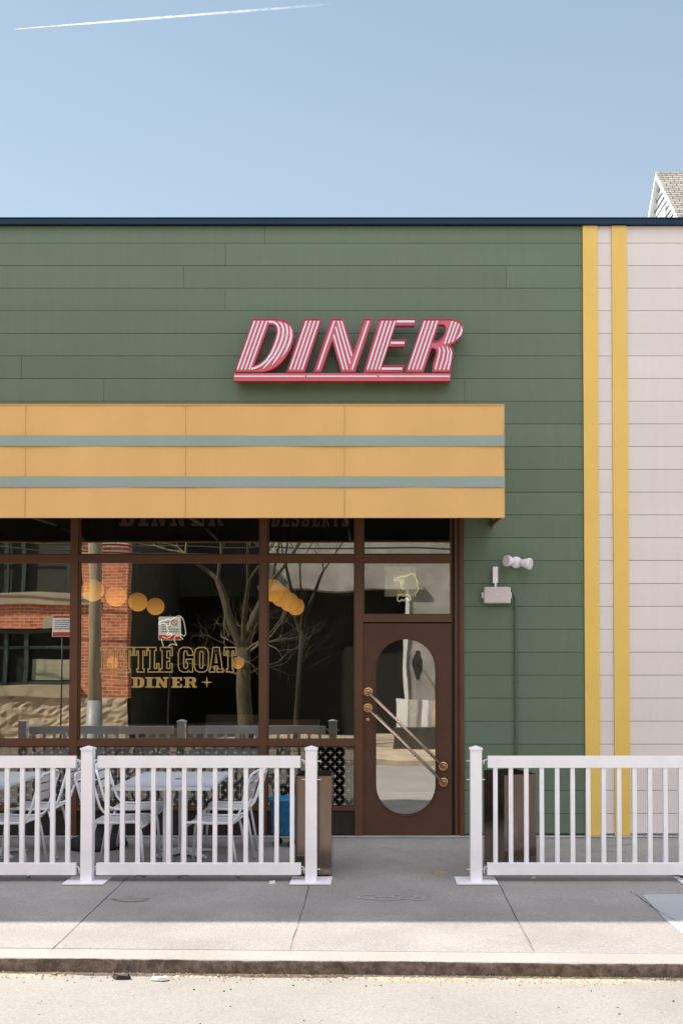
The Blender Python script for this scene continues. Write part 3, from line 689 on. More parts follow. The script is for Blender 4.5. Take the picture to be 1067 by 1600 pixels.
for ch, ua, ub in LG:
    ls = cell(slab(ch), X(ua, -GL), X(ub, -GL), Z(1050, -GL), Z(1011.5, -GL))
    for lp in ls: ribbon(bm, lp, .0105, GL-.004, GL-.002, True)
obj('window_lettering', bm, M['goldout'], frame)
bm = B()
for ch, ua, ub in (('D',206.5,226),('I',227.5,241),('N',242.5,264),('E',268,285),('R',287.5,308)):
    ls = cell(slab(ch), X(ua, -GL), X(ub, -GL), Z(1074.5, -GL), Z(1058, -GL)); prism(bm, ls[0], GL-.004, GL-.002, ls[1:])
for u in (190.5, 323.5):
    c = P(u, 1066, -GL); pts = []
    for k in range(8): r_ = (.060, .013)[k % 2]; pts.append((c.x+r_*math.cos(math.pi/4*k), c.z+r_*math.sin(math.pi/4*k)))
    prism(bm, pts, GL-.004, GL-.002)
obj('window_lettering', bm, M['gold'], frame)
bm = B()
for ch, ua, ub in (('D',184,207),('I',213,229),('N',234,257),('N',264,288),('E',296,317),('R',323,347)):
    ls = cell(slab(ch), X(ua), X(ub), Z(822, -GL), Z(789, -GL)); prism(bm, ls[0], GL-.004, GL-.002, ls[1:])
obj('window_lettering', bm, M['redbrown'], frame)
bm = B()
for k, ch in enumerate('DESSERTS'):
    ls = cell(slab(ch), X(423+15.8*k), X(435+15.8*k), Z(823, -GL), Z(797, -GL)); prism(bm, ls[0], GL-.004, GL-.002, ls[1:])
obj('window_lettering', bm, M['redbrown'], frame)
# goat outline lines, in pale tube, just inside the glass
def smooth_line(pts, n=3):
    for _ in range(n-1):
        out = [pts[0]]
        for a, b in zip(pts, pts[1:]): out += [(a[0]*.75+b[0]*.25, a[1]*.75+b[1]*.25), (a[0]*.25+b[0]*.75, a[1]*.25+b[1]*.75)]
        out.append(pts[-1]); pts = out
    return pts
def neon(name, label, lines, u0, v0, y=.10, r=.0058):
    root = thing(name, label, 'neon sign', P(u0+35, v0+35, -y))
    bm = B()
    for ln in lines:
        ln = smooth_line(ln); tube(bm, [P(u0+a/13.34, v0+b/13.34, -y) for a, b in ln], r, 6)
    obj('tube', bm, M['neon'], root)
    top = min(b for ln in lines for a, b in ln); ua = [a for ln in lines for a, b in ln if b == top][0]
    bm = B(); a_ = P(u0+ua/13.34, v0+top/13.34, -y); tube(bm, [a_, (a_.x, a_.y, 3.56)], .0012, 5); obj('hanging_wire', bm, M['black'], root)
neon('goat_neon', 'pale goat outline in tube hung behind the large middle window', [
 [(240,320),(290,270),(380,260),(430,225),(500,240),(560,215),(600,190),(660,155),(730,190),(770,280),(790,400),(812,520),(780,600),(700,540)],
 [(240,320),(262,350),(330,305),(400,335),(430,380),(480,350),(470,310)], [(400,340),(420,420),(455,490),(410,560),(440,582),(510,520),(530,560),(460,620),(400,632),(320,600)],
 [(750,660),(700,590),(640,570),(580,600),(560,660),(600,740),(640,790),(560,750),(480,760),(440,820),(370,832),(330,780),(300,640)]], 230, 950)
neon('goat_neon', 'pale yellow goat outline in tube above the door', [
 [(330,490),(370,440),(460,430),(520,395),(590,412),(640,370),(720,350),(770,370),(790,440),(830,520),(820,620),(850,670),(810,740),(770,770)],
 [(345,500),(440,470),(480,530),(500,660),(560,680)], [(490,470),(540,500),(550,540),(510,560),(480,500)],
 [(430,780),(400,900),(460,940),(500,880),(540,925),(590,860),(640,905),(695,900),(680,830),(640,785),(560,800),(430,780)]], 590, 870)
# paper card hung above the door inside
bm = B(); a_, b_ = P(601, 932, -.133), P(650, 885.5, -.133); ct = (a_+b_)/2
prism(bm, [(a_.x, a_.z), (b_.x, a_.z), (b_.x, b_.z), (a_.x, b_.z)], .133, .136, [[(ct.x-.008+.016*c, b_.z-.035+.010*s) for c, s in ((0,0),(1,0),(1,1),(0,1))]])
o = recenter(obj('paper_card', bm, M['paper']), ct); tag(o, 'blank pale card behind the glass above the door', 'card')

# ================================================================ AWNING
SA = .885
aw = thing('shop_awning', 'amber box awning with two grey blue stripes over the shopfront', 'awning', P(400, 720, SA))
az0, az1 = Z(808, SA), Z(633, SA); ax1 = X(788, SA, 720); ax0 = -8.6
bm = B(); n = 60
# fascia with slight cloth waviness
rows = 8
grid = [[None]*(rows+1) for _ in range(n+1)]
for i in range(n+1):
    for j in range(rows+1):
        x = ax0+(ax1-ax0)*i/n; z = az0+(az1-az0)*j/rows
        seamk = abs(((ax1-x)/1.46) % 1-.5)*2
        y = -SA-.004*math.cos((seamk)*math.pi)*math.sin(math.pi*j/rows)+.0015*math.sin(x*7+j)
        grid[i][j] = bm.verts.new((x, y, z))
for i in range(n):
    for j in range(rows):
        f = bm.faces.new((grid[i][j], grid[i+1][j], grid[i+1][j+1], grid[i][j+1])); f.smooth = True
obj('fascia', bm, M['awning'], aw)
bm = B(); box(bm, ax0, ax1-.012, -SA+.012, -SA+.016, az0+.01, az1-.01); obj('lining', bm, M['awnin'], aw)
for va, vb in ((681, 697), (745, 761)):
    bm = B(); box(bm, ax0, ax1+.001, -SA-.0085, -SA-.0065, Z(vb, SA), Z(va, SA)); obj('stripe', bm, M['awnstripe'], aw)
bm = B(); box(bm, ax0, ax1, -SA+.001, -.002, az1-.006, az1); obj('top_cloth', bm, M['awning'], aw)
bm = B(); q(bm, [(ax1, -SA, az0), (ax1, -.001, az0+.03), (ax1, -.001, az1-.001), (ax1, -SA, az1-.001)])
q(bm, [(ax1-.008, -SA, az0), (ax1-.008, -.001, az0+.03), (ax1-.008, -.001, az1-.007), (ax1-.008, -SA, az1-.007)]); q(bm, [(ax1, -SA, az0), (ax1, -.001, az0+.03), (ax1-.008, -.001, az0+.03), (ax1-.008, -SA, az0)])
obj('side_panel', bm, M['awning'], aw)
for u in (-212, 38, 289, 538):
    bm = B(); x = X(u, SA); tube(bm, [(x, -SA-.007, az0), (x, -SA-.007, az1)], .0016, 5); obj('seam', bm, M['seam'], aw)
bm = B()
box(bm, ax0, ax1-.001, -SA-.006, -SA+.02, az0-.006, az0+.006); box(bm, ax0, ax1-.001, -SA-.007, -SA+.02, az1-.001, az1+.007)
obj('hem', bm, M['awning'], aw)
bm = B()
for x in (ax0, X(-212, SA), X(38, SA), X(289, SA), X(538, SA), ax1-.03):
    tube(bm, [(x, -SA+.03, az0+.02), (x, 0, az0+.05)], .014, 6); tube(bm, [(x, -SA+.03, az1-.03), (x, 0, az1-.03)], .014, 6); tube(bm, [(x, -SA+.03, az0+.02), (x, -SA+.03, az1-.03)], .012, 6)
tube(bm, [(ax0, -SA+.03, az0+.02), (ax1-.03, -SA+.03, az0+.02)], .014, 6)
obj('frame', bm, M['awnin'], aw)

# ================================================================ DINER SIGN
k_ = 5.616
SGN = .13
def sp(off, x, y):
    p = P(off+x/k_, 490+y/k_, SGN); return (p.x, p.z)
A0, B0 = 355, 540
sg = thing('diner_sign', 'coral channel letter sign reading DINER with white inline tubes above the awning', 'sign', P(540, 590, .1))
letters = {
 'd': (A0, [(230,50),(440,50),(475,54),(510,66),(545,92),(568,128),(581,170),(582,212),(572,265),(548,325),(515,380),(475,430),(425,470),(370,498),(310,512),(68,512)],
       [[(366,98),(398,98),(420,108),(434,132),(436,165),(428,205),(408,262),(382,330),(350,385),(310,425),(268,450),(232,462)]]),
 'i': (A0, [(680,50),(830,50),(678,514),(525,514)], []),
 'n': (A0, [(915,50),(1018,50),(1106,345),(1204,50),(1274,50),(1119,514),(1002,514),(922,235),(822,514),(760,514)], []),
 'e': (B0, [(298,50),(622,50),(603,105),(434,105),(392,232),(530,232),(512,288),(373,288),(318,458),(512,458),(495,514),(160,514)], []),
 'r': (B0, [(680,50),(920,50),(965,56),(1003,78),(1024,112),(1027,150),(1012,195),(980,232),(940,262),(905,277),(928,293),(940,325),(936,380),(922,440),(918,512),(760,512),(768,440),(790,370),(797,335),(790,312),(770,302),(748,306),(678,514),(525,514)],
       [[(812,96),(850,96),(872,108),(879,135),(872,170),(852,208),(822,236),(790,246),(764,246)]]),
}
stem4 = lambda tops, bots: [[(a, 66), (b, 494)] for a, b in zip(tops, bots)]
strokes = {
 'd': [(s, 15) for s in stem4((243,279,315,350), (92,126,160,194))] + [
   ([(364,74),(405,76),(438,96),(454,130),(455,170),(443,220),(418,290),(388,355),(348,412),(298,456),(250,478),(212,488)], 19),
   ([(455,74),(482,100),(494,140),(490,195),(470,260),(442,325),(405,385),(362,435),(318,486)], [10]+[19]*7+[8]),
   ([(508,84),(524,118),(529,165),(520,220),(500,280),(468,345),(432,400),(395,455)], [10]+[18]*6+[6]),
   ([(548,112),(562,150),(562,205),(545,265),(518,325),(480,388)], [5,17,22,20,16,4])],
 'i': [(s, 15) for s in stem4((697,733,768,803), (552,588,622,656))],
 'n': [([(941,66),(795,494)], 15), ([(1001,66),(1092,372)], 14), ([(971,66),(1078,440)], 15), ([(952,118),(1053,494)], 15), ([(934,185),(1022,494)], 15), ([(1239,66),(1094,494)], 15)],
 'e': [(s, 15) for s in stem4((325,361,397,432), (190,225,259,292))] + [([(446,71),(604,71)], 20), ([(395,259),(514,259)], 20), ([(315,486),(496,486)], 20)],
 'r': [(s, 15) for s in stem4((695,730,766,801), (550,586,621,656))] + [([(935,68),(866,270)], 15), ([(966,76),(900,262)], 15), ([(992,92),(932,252)], 14), ([(1010,110),(1016,148),(1000,190),(966,228)], [5,18,18,4]),
   ([(815,296),(826,325),(815,380),(785,494)], [8,14,14,14]), ([(850,290),(864,330),(852,400),(822,494)], [8,15,15,15]), ([(885,292),(899,335),(888,410),(858,494)], [8,15,15,15]), ([(914,304),(926,345),(912,430),(896,494)], [5,14,17,20])],
}
for key in 'diner':
    off, out, holes = letters[key]
    bm = B(); prism(bm, [sp(off, *p) for p in out], -SGN, -.07, [[sp(off, *p) for p in h] for h in holes], 0, 1)
    lt = obj('letter', bm, [M['coral'], M['crimson']], sg)
    # thin raised rim
    bm = B()
    for lp in [out]+holes: ribbon(bm, [sp(off, *p) for p in lp], .010, -SGN-.008, -SGN+.002, True)
    obj('rim', bm, M['crimson'], lt)
    bm = B()
    for pts, wd in strokes[key]:
        w2 = [x/k_/156*.98 for x in wd] if isinstance(wd, list) else wd/k_/156*.98
        ribbon(bm, [sp(off, *p) for p in pts], w2, -SGN-.010, -SGN-.001)
    obj('inline_tube', bm, M['tube'], lt)
(xa, zt_), (xb, _), (_, zb_) = sp(A0, 60, 520), sp(B0, 919, 520), sp(A0, 0, 592)
bm = B(); box(bm, xa, xb, -SGN-.004, -.07, zb_, zt_-.004, bevel=.003)
for f in bm.faces:
    f.normal_update()
    f.material_index = 0 if abs(f.normal.y) > .9 else 1
bar = obj('base_bar', bm, [M['coral'], M['crimson']], sg)
for (oa, a1, ob, b1) in ((A0, 66, A0, 684), (A0, 698, B0, 277), (B0, 291, B0, 912)):
    (x0, zc), (x1, _) = sp(oa, a1, 553), sp(ob, b1, 553)
    bm = B(); box(bm, x0, x1, -SGN-.012, -SGN-.003, zc-.008, zc+.008); obj('inline_tube', bm, M['tube'], bar)
for u in (375, 460, 545, 630, 700):
    bm = B(); box(bm, X(u)-.02, X(u)+.02, -.071, .001, zb_+.02, zb_+.06); obj('wall_bracket', bm, M['black'], sg)

# ================================================================ WALL FITTINGS
c = P(807, 878, .06)
fl = thing('flood_light', 'white twin head security light on the green siding', 'security light', (c.x, 0, c.z))
bm = B(); lathe(bm, [(.002, 0), (.058, 0), (.058, -.018), (.05, -.03), (.002, -.034)], (c.x, -.001, c.z), 28, 'Y'); obj('round_base', bm, M['white'], fl)
for sgn, tip, wide in ((-1, P(790.5, 876, .12), P(801, 877.5, .07)), (1, P(828, 881, .13), P(814, 879.5, .07))):
    bm = B(); d = (tip-wide); L0 = d.length; d.normalize()
    tube(bm, [wide-d*.012, wide, wide+d*L0*.45, wide+d*L0*.9, tip], [.022, .036, .046, .058, .056], 20)
    hd = obj('lamp_head', bm, M['white'], fl)
    bm = B(); tube(bm, [tip-d*.002, tip+d*.004], .050, 20); obj('lens', bm, mat('lens', (.7, .7, .68), .15), hd)
wf = P(776.5, 930, .05)
ap = thing('wireless_access_point', 'white rounded wireless box with upright antenna on the green siding', 'router', (wf.x, 0, wf.z))
bm = B(); a_, b_ = P(755.5, 943, .05), P(797.5, 917, .05)
box(bm, a_.x, b_.x, -.075, -.005, a_.z, b_.z, bevel=.028, seg=5); body = obj('housing', bm, M['paper'] if False else mat('warm_white_plastic', (.66, .62, .60), .45, .02), ap)
for f in body.data.polygons: f.use_smooth = False
bm = B(); box(bm, a_.x+.008, b_.x-.008, -.080, -.070, a_.z+.008, b_.z-.008, bevel=.0045, seg=2); obj('faceplate', bm, mat('warm_grey_plastic', (.58, .535, .52), .5, .02), body)
bm = B(); lathe(bm, [(.002, 0), (.008, 0), (.006, -.003), (.002, -.004)], (wf.x, -.080, wf.z), 14, 'Y'); obj('emblem_dot', bm, M['white'], body)
bm = B(); p0 = P(773.5, 911, .05); p1 = P(773, 885.5, .05)
box(bm, p0.x-.026, p0.x+.026, -.060, -.038, p0.z+.0, p1.z, bevel=.006); an = obj('antenna', bm, M['white'], ap)
bm = B(); tube(bm, [(p0.x+.002, -.045, b_.z-.01), (p0.x+.002, -.045, p0.z+.02)], .012, 10); obj('antenna_joint', bm, M['white'], an)
M['wwb'] = mat('warm_white_bracket', (.6, .57, .55), .45)
bm = B(); box(bm, a_.x-.022, a_.x+.004, -.05, -.01, wf.z-.03, wf.z+.03, bevel=.006); obj('bracket', bm, M['wwb'], ap)
bm = B(); box(bm, b_.x-.004, b_.x+.012, -.05, -.01, wf.z-.03, wf.z+.03, bevel=.004); obj('bracket', bm, M['wwb'], ap)
cp = [P(799, 921, .03), P(802, 926, .03), P(804.5, 934, .03), P(805.5, 944, .03)]
xg = cp[-1].x
bm = B(); tube(bm, smooth_line3 if False else cp+[Vector((xg, -.022, 2.0)), Vector((xg, -.022, 1.0)), Vector((xg, -.022, .02))], .013, 10)
for z in (2.3, 1.55, .8): box(bm, xg-.022, xg+.022, -.026, .0, z-.012, z+.012)
o = obj('conduit', bm, mat('green_conduit', (.075, .12, .078), .45, .08, 4)); recenter(o, (xg, 0, 0)); tag(o, 'green painted conduit running down the siding from the wireless box', 'conduit')

# ================================================================ FENCE
SF = 1.87
def fpost(u, label):
    x = X(u, SF, 1250); z0 = gz(SF)
    t = thing('barrier_post', label, 'fence post', (x, -SF, z0), 'white barrier posts')
    h = Z(1169, SF); bm = B(); box(bm, x-.046, x+.046, -SF-.046, -SF+.046, z0+.012, h, bevel=.004); post = obj('post', bm, M['white'], t)
    bm = B(); e = .052
    b0 = [bm.verts.new((x+a*e, -SF+b*e, h-.012)) for a, b in ((-1,-1),(1,-1),(1,1),(-1,1))]; b1 = [bm.verts.new((x+a*e, -SF+b*e, h+.003)) for a, b in ((-1,-1),(1,-1),(1,1),(-1,1))]
    tp = bm.verts.new((x, -SF, h+.022))
    for k in range(4): bm.faces.new((b0[k], b0[(k+1) % 4], b1[(k+1) % 4], b1[k])); bm.faces.new((b1[k], b1[(k+1) % 4], tp))
    bm.faces.new(b0[::-1]); obj('post_cap', bm, M['white'], post)
    bm = B(); box(bm, x-.165, x+.165, -SF-.135, -SF+.135, z0+.002, z0+.012, bevel=.002)
    for a in (-1, 1):
        for b in (-1, 1): tube(bm, [(x+a*.13, -SF+b*.10, z0+.01), (x+a*.13, -SF+b*.10, z0+.017)], .008, 6)
    obj('base_plate', bm, M['white'], t)
    for v in (1189, 1218, 1358):
        z = Z(v, SF); bm = B(); tube(bm, [(x-.075, -SF, z), (x+.075, -SF, z)], .004, 8); obj('eye_bolt', bm, M['whitechair'], t)
    return t
fpost(-227, 'white barrier end post out of frame at left, seen only in the window reflection')
fpost(138, 'white barrier post with base plate between the two left fence panels')
fpost(486.5, 'white barrier post beside the slim bronze bin')
fpost(743, 'white barrier post right of the open gap')
fpost(1090, 'white barrier post at the right edge of the picture, only its base plate showing')
def fpanel(xa, xb, label, bal):
    cx_ = (xa+xb)/2; z0 = gz(SF)
    t = thing('picket_barrier', label, 'fence panel', (cx_, -SF, z0), 'white barrier panels')
    zt0, zt1, zb0, zb1 = Z(1199.5, SF), Z(1181, SF), Z(1366.5, SF), Z(1348, SF)
    bm = B(); box(bm, xa, xb, -SF-.022, -SF+.022, zt0, zt1, bevel=.003); obj('top_rail', bm, M['white'], t)
    bm = B(); box(bm, xa-.006, xb+.006, -SF-.022, -SF+.022, zb0, zb1, bevel=.003); obj('bottom_rail', bm, M['white'], t)
    for x in bal:
        bm = B(); box(bm, x-.0175, x+.0175, -SF-.016, -SF+.016, zb1-.002, zt0+.002, bevel=.002); obj('baluster', bm, M['white'], t)
    for x, sg_ in ((xa, -1), (xb, 1)):
        for v, dv in ((1187, 7), (1354, 10)):
            z = Z(v, SF); bm = B()
            tube(bm, [(x+sg_*-.005, -SF, z), (x+sg_*.016, -SF, z), (x+sg_*.026, -SF, z-.005), (x+sg_*.030, -SF, z-.018), (x+sg_*.030, -SF, z-dv/192)], .0045, 8); obj('hook', bm, M['whitechair'], t)
    return t
def bx(us): return [X(u, SF, 1270) for u in us]
fpanel(X(-210, SF), X(121, SF), 'leftmost white picket panel cut off by the left edge of the picture', bx([107-23.8*k for k in range(14)]))
fpanel(X(155, SF), X(470, SF), 'white picket panel in front of the patio table', bx([168+24.05*k for k in range(13)]))
fpanel(X(761, SF), X(1073, SF), 'white picket panel right of the doorway in front of the yellow stripes', bx([773.5+24.1*k for k in range(13)]))

# ================================================================ TABLES AND CHAIRS
def table(xc, label):
    t = thing('patio_table', label, 'table', (xc, -1.19, gz(1.19)), 'white patio tables')
    z1 = Z(1230, 1.78)
    bm = B(); box(bm, xc-.405, xc+.405, -1.79, -.60, z1-.028, z1, bevel=.006); tp = obj('table_top', bm, M['tabletop'], t)
    bm = B(); lathe(bm, [(.002, .004), (.03, .004), (.03, -.01), (.002, -.01)], (xc+.03, -1.21, z1), 20); obj('parasol_hole_cover', bm, M['black'], tp)
    for s in (1.50, .84):
        zg = gz(s)
        bm = B(); box(bm, xc-.036, xc+.036, -s-.036, -s+.036, zg+.03, z1-.028, bevel=.006); col = obj('pedestal', bm, M['whitechair'], t)
        bm = B()
        for a in range(4):
            an = math.pi/4+a*math.pi/2; d = Vector((math.cos(an), math.sin(an)*.8, 0)); nn = Vector((-d.y, d.x, 0)).normalized()
            p0 = Vector((xc, -s, zg+.07)); p1 = Vector((xc, -s, zg+.018))+d*.33
            for (w0, w1, h0, h1) in ((.038, .022, 0, 0),):
                vs_ = [p0+nn*w0, p0-nn*w0, p1-nn*w1, p1+nn*w1]; lo = [v-Vector((0, 0, .045 if i < 2 else .012)) for i, v in enumerate(vs_)]
                vt = [bm.verts.new(v) for v in vs_]; vl = [bm.verts.new(v) for v in lo]
                bm.faces.new(vt); bm.faces.new(vl[::-1])
                for k in range(4): bm.faces.new((vt[k], vt[(k+1) % 4], vl[(k+1) % 4], vl[k]))
            lathe(bm, [(.002, .0), (.016, .0), (.016, -.014), (.002, -.014)], p1+Vector((0, 0, -.004)), 10)
        obj('cross_foot', bm, M['whitechair'], t)
    return t
TX = X(251.5, 1.79, 1230)
table(TX, 'white patio table behind the middle fence panel')
table(TX-1.73, 'white patio table at the left edge of the picture')
def make_chair(label):
    """side chair at the origin facing +X; width along Y"""
    t = thing('patio_chair', label, 'chair', (0, 0, 0), 'white metal patio chairs')
    W = .215; sz = .445; r = .0115
    def obj2(n, b, m, p=t): return obj(n, b, m, p)
    # seat slats, curved down at the front
    prof = [(-.20, sz-.006), (-.10, sz-.014), (.02, sz-.014), (.12, sz-.006), (.17, sz-.004), (.205, sz-.018), (.222, sz-.05)]
    bm = B(); ns = 5; sw_ = (2*W-.02)/ns
    for k in range(ns):
        y0 = -W+.01+k*sw_+.005; y1 = y0+sw_-.010
        top = [(bm.verts.new((x, y0, z)), bm.verts.new((x, y1, z))) for x, z in prof]; bot = [(bm.verts.new((x, y0, z-.005)), bm.verts.new((x, y1, z-.005))) for x, z in prof]
        for a, b in zip(top, top[1:]): bm.faces.new((a[0], a[1], b[1], b[0])).smooth = True
        for a, b in zip(bot, bot[1:]): bm.faces.new((a[0], b[0], b[1], a[1])).smooth = True
        for j in (0, 1):
            for i in range(len(prof)-1): bm.faces.new((top[i][j], top[i+1][j], bot[i+1][j], bot[i][j]))
        for i in (0, -1): bm.faces.new((top[i][0], top[i][1], bot[i][1], bot[i][0]))
    obj2('seat', bm, M['whitechair'])
    bm = B()
    for s in (-1, 1):
        y = s*W
        side = [(.225, y, sz-.055), (.215, y, sz-.02), (.19, y, sz-.002), (.14, y, sz), (0, y, sz-.008), (-.15, y, sz-.004), (-.20, y, sz+.015), (-.235, y, sz+.06), (-.26, y, sz+.14), (-.30, y, sz+.28), (-.325, y, sz+.36)]
        if s == -1: tube(bm, side, r, 8)
        else: tube(bm, side, r, 8)
    tube(bm, [(-.325, -W, sz+.36), (-.332, -W+.03, sz+.385), (-.334, -W+.07, sz+.392), (-.334, W-.07, sz+.392), (-.332, W-.03, sz+.385), (-.325, W, sz+.36)], r, 8)
    tube(bm, [(.222, -W, sz-.05), (.222, W, sz-.05)], r*.8, 8); tube(bm, [(-.18, -W, sz-.01), (-.18, W, sz-.01)], r*.8, 8)
    obj2('frame', bm, M['whitechair'])
    bm = B()
    for h0, h1 in ((.175, .235), (.25, .31), (.325, .375)):
        f = lambda h: -.235-(h-.06)*.30
        n = 6; prevv = None
        for k in range(n+1):
            y = -W+.006+(2*W-.012)*k/n; cv = -.022*math.sin(math.pi*k/n)
            cur = [bm.verts.new((f(h0)+cv, y, sz+h0)), bm.verts.new((f(h1)+cv, y, sz+h1)), bm.verts.new((f(h1)+cv-.005, y, sz+h1)), bm.verts.new((f(h0)+cv-.005, y, sz+h0))]
            if prevv:
                for j in range(4): bm.faces.new((prevv[j], cur[j], cur[(j+1) % 4], prevv[(j+1) % 4])).smooth = False
            else: bm.faces.new(cur)
            prevv = cur
        bm.faces.new(prevv[::-1])
    obj2('backrest', bm, M['whitechair'])
    for s in (-1, 1):
        y = s*W
        bm = B(); tube(bm, [(.205, y*.97, sz-.02), (.225, y, sz-.10), (.25, y*1.02, .012)], r, 8); lg = obj2('leg', bm, M['whitechair'])
        bm = B(); tube(bm, [(.25, y*1.02, .016), (.2505, y*1.02, .0)], .014, 8); obj('foot_cap', bm, M['zinc'], lg)
        bm = B(); tube(bm, [(-.15, y*.95, sz-.01), (-.175, y*.98, sz-.10), (-.235, y*1.02, .012)], r, 8); lg = obj2('leg', bm, M['whitechair'])
        bm = B(); tube(bm, [(-.234, y*1.02, .016), (-.236, y*1.02, .0)], .014, 8); obj('foot_cap', bm, M['zinc'], lg)
    return t
ch0 = make_chair('near left chair at the middle table, close behind the fence')
def cpos(s): return gz(s)+.002
ch0.location = (TX-.40, -1.50, cpos(1.5))
for dx_, s, rz, lab in (
    (-.42, .84, R_(2), 'far left chair at the middle table, nearer the windows'),
    (.41, 1.52, math.pi+R_(-3), 'near right chair at the middle table, close behind the fence'),
    (.43, .83, math.pi+R_(3), 'far right chair at the middle table, nearer the windows'),
    (-1.73+.41, 1.52, math.pi+R_(-2), 'near chair on the right side of the left table, close behind the fence'),
    (-1.73+.41, .84, math.pi+R_(2), 'far chair on the right side of the left table, nearer the windows')):
    dup(ch0, (TX+dx_, -s, cpos(s)), rz, lab)

# ================================================================ BINS AND ODDS
def make_bin(label):
    t = thing('litter_bin', label, 'bin', (0, 0, 0), 'bronze steel bins')
    w_, d_, h, th = .148, .20, .825, .006
    bm = B()
    for x0, x1, y0, y1 in ((-w_, w_, -d_, -d_+th), (-w_, w_, d_-th, d_), (-w_, -w_+th, -d_+th, d_-th), (w_-th, w_, -d_+th, d_-th)): box(bm, x0, x1, y0, y1, .015, h)
    box(bm, -w_+th, w_-th, -d_+th, d_-th, .015, .02)
    obj('shell', bm, M['bin'], t)
    bm = B(); box(bm, -w_+.02, w_-.02, -d_+.02, d_-.02, 0, .014); obj('foot', bm, M['black'], t)
    bm = B()
    for x0, x1, y0, y1 in ((-w_+.007, w_-.007, -d_+.008, -d_+.011), (-w_+.007, w_-.007, d_-.011, d_-.008), (-w_+.008, -w_+.011, -d_+.012, d_-.012), (w_-.011, w_-.008, -d_+.012, d_-.012)): box(bm, x0, x1, y0, y1, .35, h+.006)
    obj('liner', bm, M['black'], t)
    return t
b0 = make_bin('slim bronze steel bin behind the post left of the door')
b0.location = (X(491, 1.6, 1290), -1.52, gz(1.5)); 
dup(b0, (1.054+.148*.946-.065*.0+.20*-.326+.0, -1.65+.148*.326+.20*.946, gz(1.5)), R_(19), 'bronze steel bin turned at an angle behind the right fence panel')
# blue tub on a small frame near the window
tb = thing('blue_tub', 'blue plastic tub standing under the window left of the door', 'tub', (X(446, .45), -.45, gz(.45)))
bm = B(); cx_, cy_ = X(446, .45), -.45
lathe(bm, [(.002, .10), (.115, .10), (.125, .12), (.145, .42), (.152, .43), (.152, .45), (.140, .45), (.118, .14), (.002, .14)], (cx_, cy_, 0), 28); obj('tub_body', bm, M['blue'], tb)
for a in (.6, 2.2, 3.8, 5.3):
    bm = B(); px, py = cx_+.10*math.cos(a), cy_+.10*math.sin(a); tube(bm, [(px, py, .10), (px, py, .05)], .008, 6); cs = obj('caster', bm, M['zinc'], tb)
    bm = B(); lathe(bm, [(.002, -.012), (.028, -.012), (.028, .012), (.002, .012)], (px, py, .022), 14, 'Y'); obj('wheel', bm, M['rubber'], cs)
bm = B(); cx2, cy2 = X(474.5, 1.2, 1200), -1.36; zt = gz(1.5)+.825
bm = B(); box(bm, cx2-.028, cx2+.028, cy2-.02, cy2+.02, 0, .07, bevel=.004); o = obj('red_carton', bm, M['red']); o.location = (0, 0, zt+.005); recenter(o, (0, 0, 0)); tag(o, 'small red carton on the rim of the slim bronze bin', 'carton')
pb = gp(163, 1316)
bm = B(); lathe(bm, [(.002, 0), (.27, 0), (.275, .02), (.26, .07), (.20, .095), (.05, .11), (.045, .16), (.03, .165), (.002, .165)], (0, 0, 0), 32)
o = obj('parasol_base', bm, M['rubber']); o.location = (pb.x, -.48, gz(.48)); tag(o, 'round black weighted base on the sidewalk below the window', 'parasol base')
bm = B(); tube(bm, [(2.32, -1.55, gz(1.55)+.012), (2.45, -1.66, gz(1.6)+.012), (2.55, -1.95, gz(1.95)+.012), (2.7, -2.15, gz(2.15)+.012), (2.95, -2.2, gz(2.2)+.012)], .010, 8)
o = obj('cable', bm, M['black']); tag(o, 'black cable on the sidewalk under the right fence panel end', 'cable')

# ================================================================ INTERIOR
def pendant(x, y, lab):
    t = thing('pendant_lamp', lab, 'pendant lamp', (x, y, 2.54), 'amber globe pendant lamps')
    bm = B(); sphere(bm, (x, y, 2.54), .125); g_ = obj('globe', bm, M['globe'], t)
    bm = B(); tube(bm, [(x, y, 2.655), (x, y, 2.90)], .022, 12); obj('stem', bm, M['black'], t)
    bm = B(); tube(bm, [(x, y, 2.90), (x, y, 3.59)], .005, 6); obj('cord', bm, M['black'], t)
ordn = ['nearest to the glass', 'second from the glass', 'third from the glass', 'farthest from the glass']
for j, xx in enumerate((-3.17, -1.17)):
    for k, y in enumerate((1.1, 2.1, 3.2, 4.25)):
        pendant(xx, y, 'amber globe pendant in the %s row, %s' % (('left', 'right')[j], ordn[k]))
for u, side in ((176, 'left'), (372, 'right')):
    p = P(u, 1035.5, -6.15); t = thing('wall_lamp', 'small amber globe lamp on the inner wall behind the %s end of the gold lettering' % side, 'wall lamp', (p.x, 6.4, p.z), 'small amber wall lamps')
    bm = B(); sphere(bm, (p.x, 6.15, p.z), .100); obj('globe', bm, M['globe'], t)
    bm = B(); lathe(bm, [(.002, 0), (.06, 0), (.06, -.02), (.02, -.03), (.02, -.17), (.002, -.17)], (p.x, 6.40, p.z), 16, 'Y'); obj('bracket', bm, M['black'], t)
def booth(name, label, x0, x1, y0, y1, z1, m, cat='bench'):
    t = thing(name, label, cat, ((x0+x1)/2, (y0+y1)/2, .02))
    bm = B(); box(bm, x0, x1, y0, y0+.12, .02, z1, bevel=.02, seg=3); obj('backrest', bm, m, t)
    bm = B(); box(bm, x0, x1, y0+.12, y1, .32, .46, bevel=.03, seg=3); obj('seat', bm, m, t)
    bm = B(); box(bm, x0+.03, x1-.03, y0+.14, y1-.03, .02, .32); obj('plinth', bm, M['black'], t)
booth('booth_bench', 'tan topped booth seen through the middle window', X(186, -2), X(302, -2), 2.0, 2.6, Z(1132, -2), M['tanvinyl'])
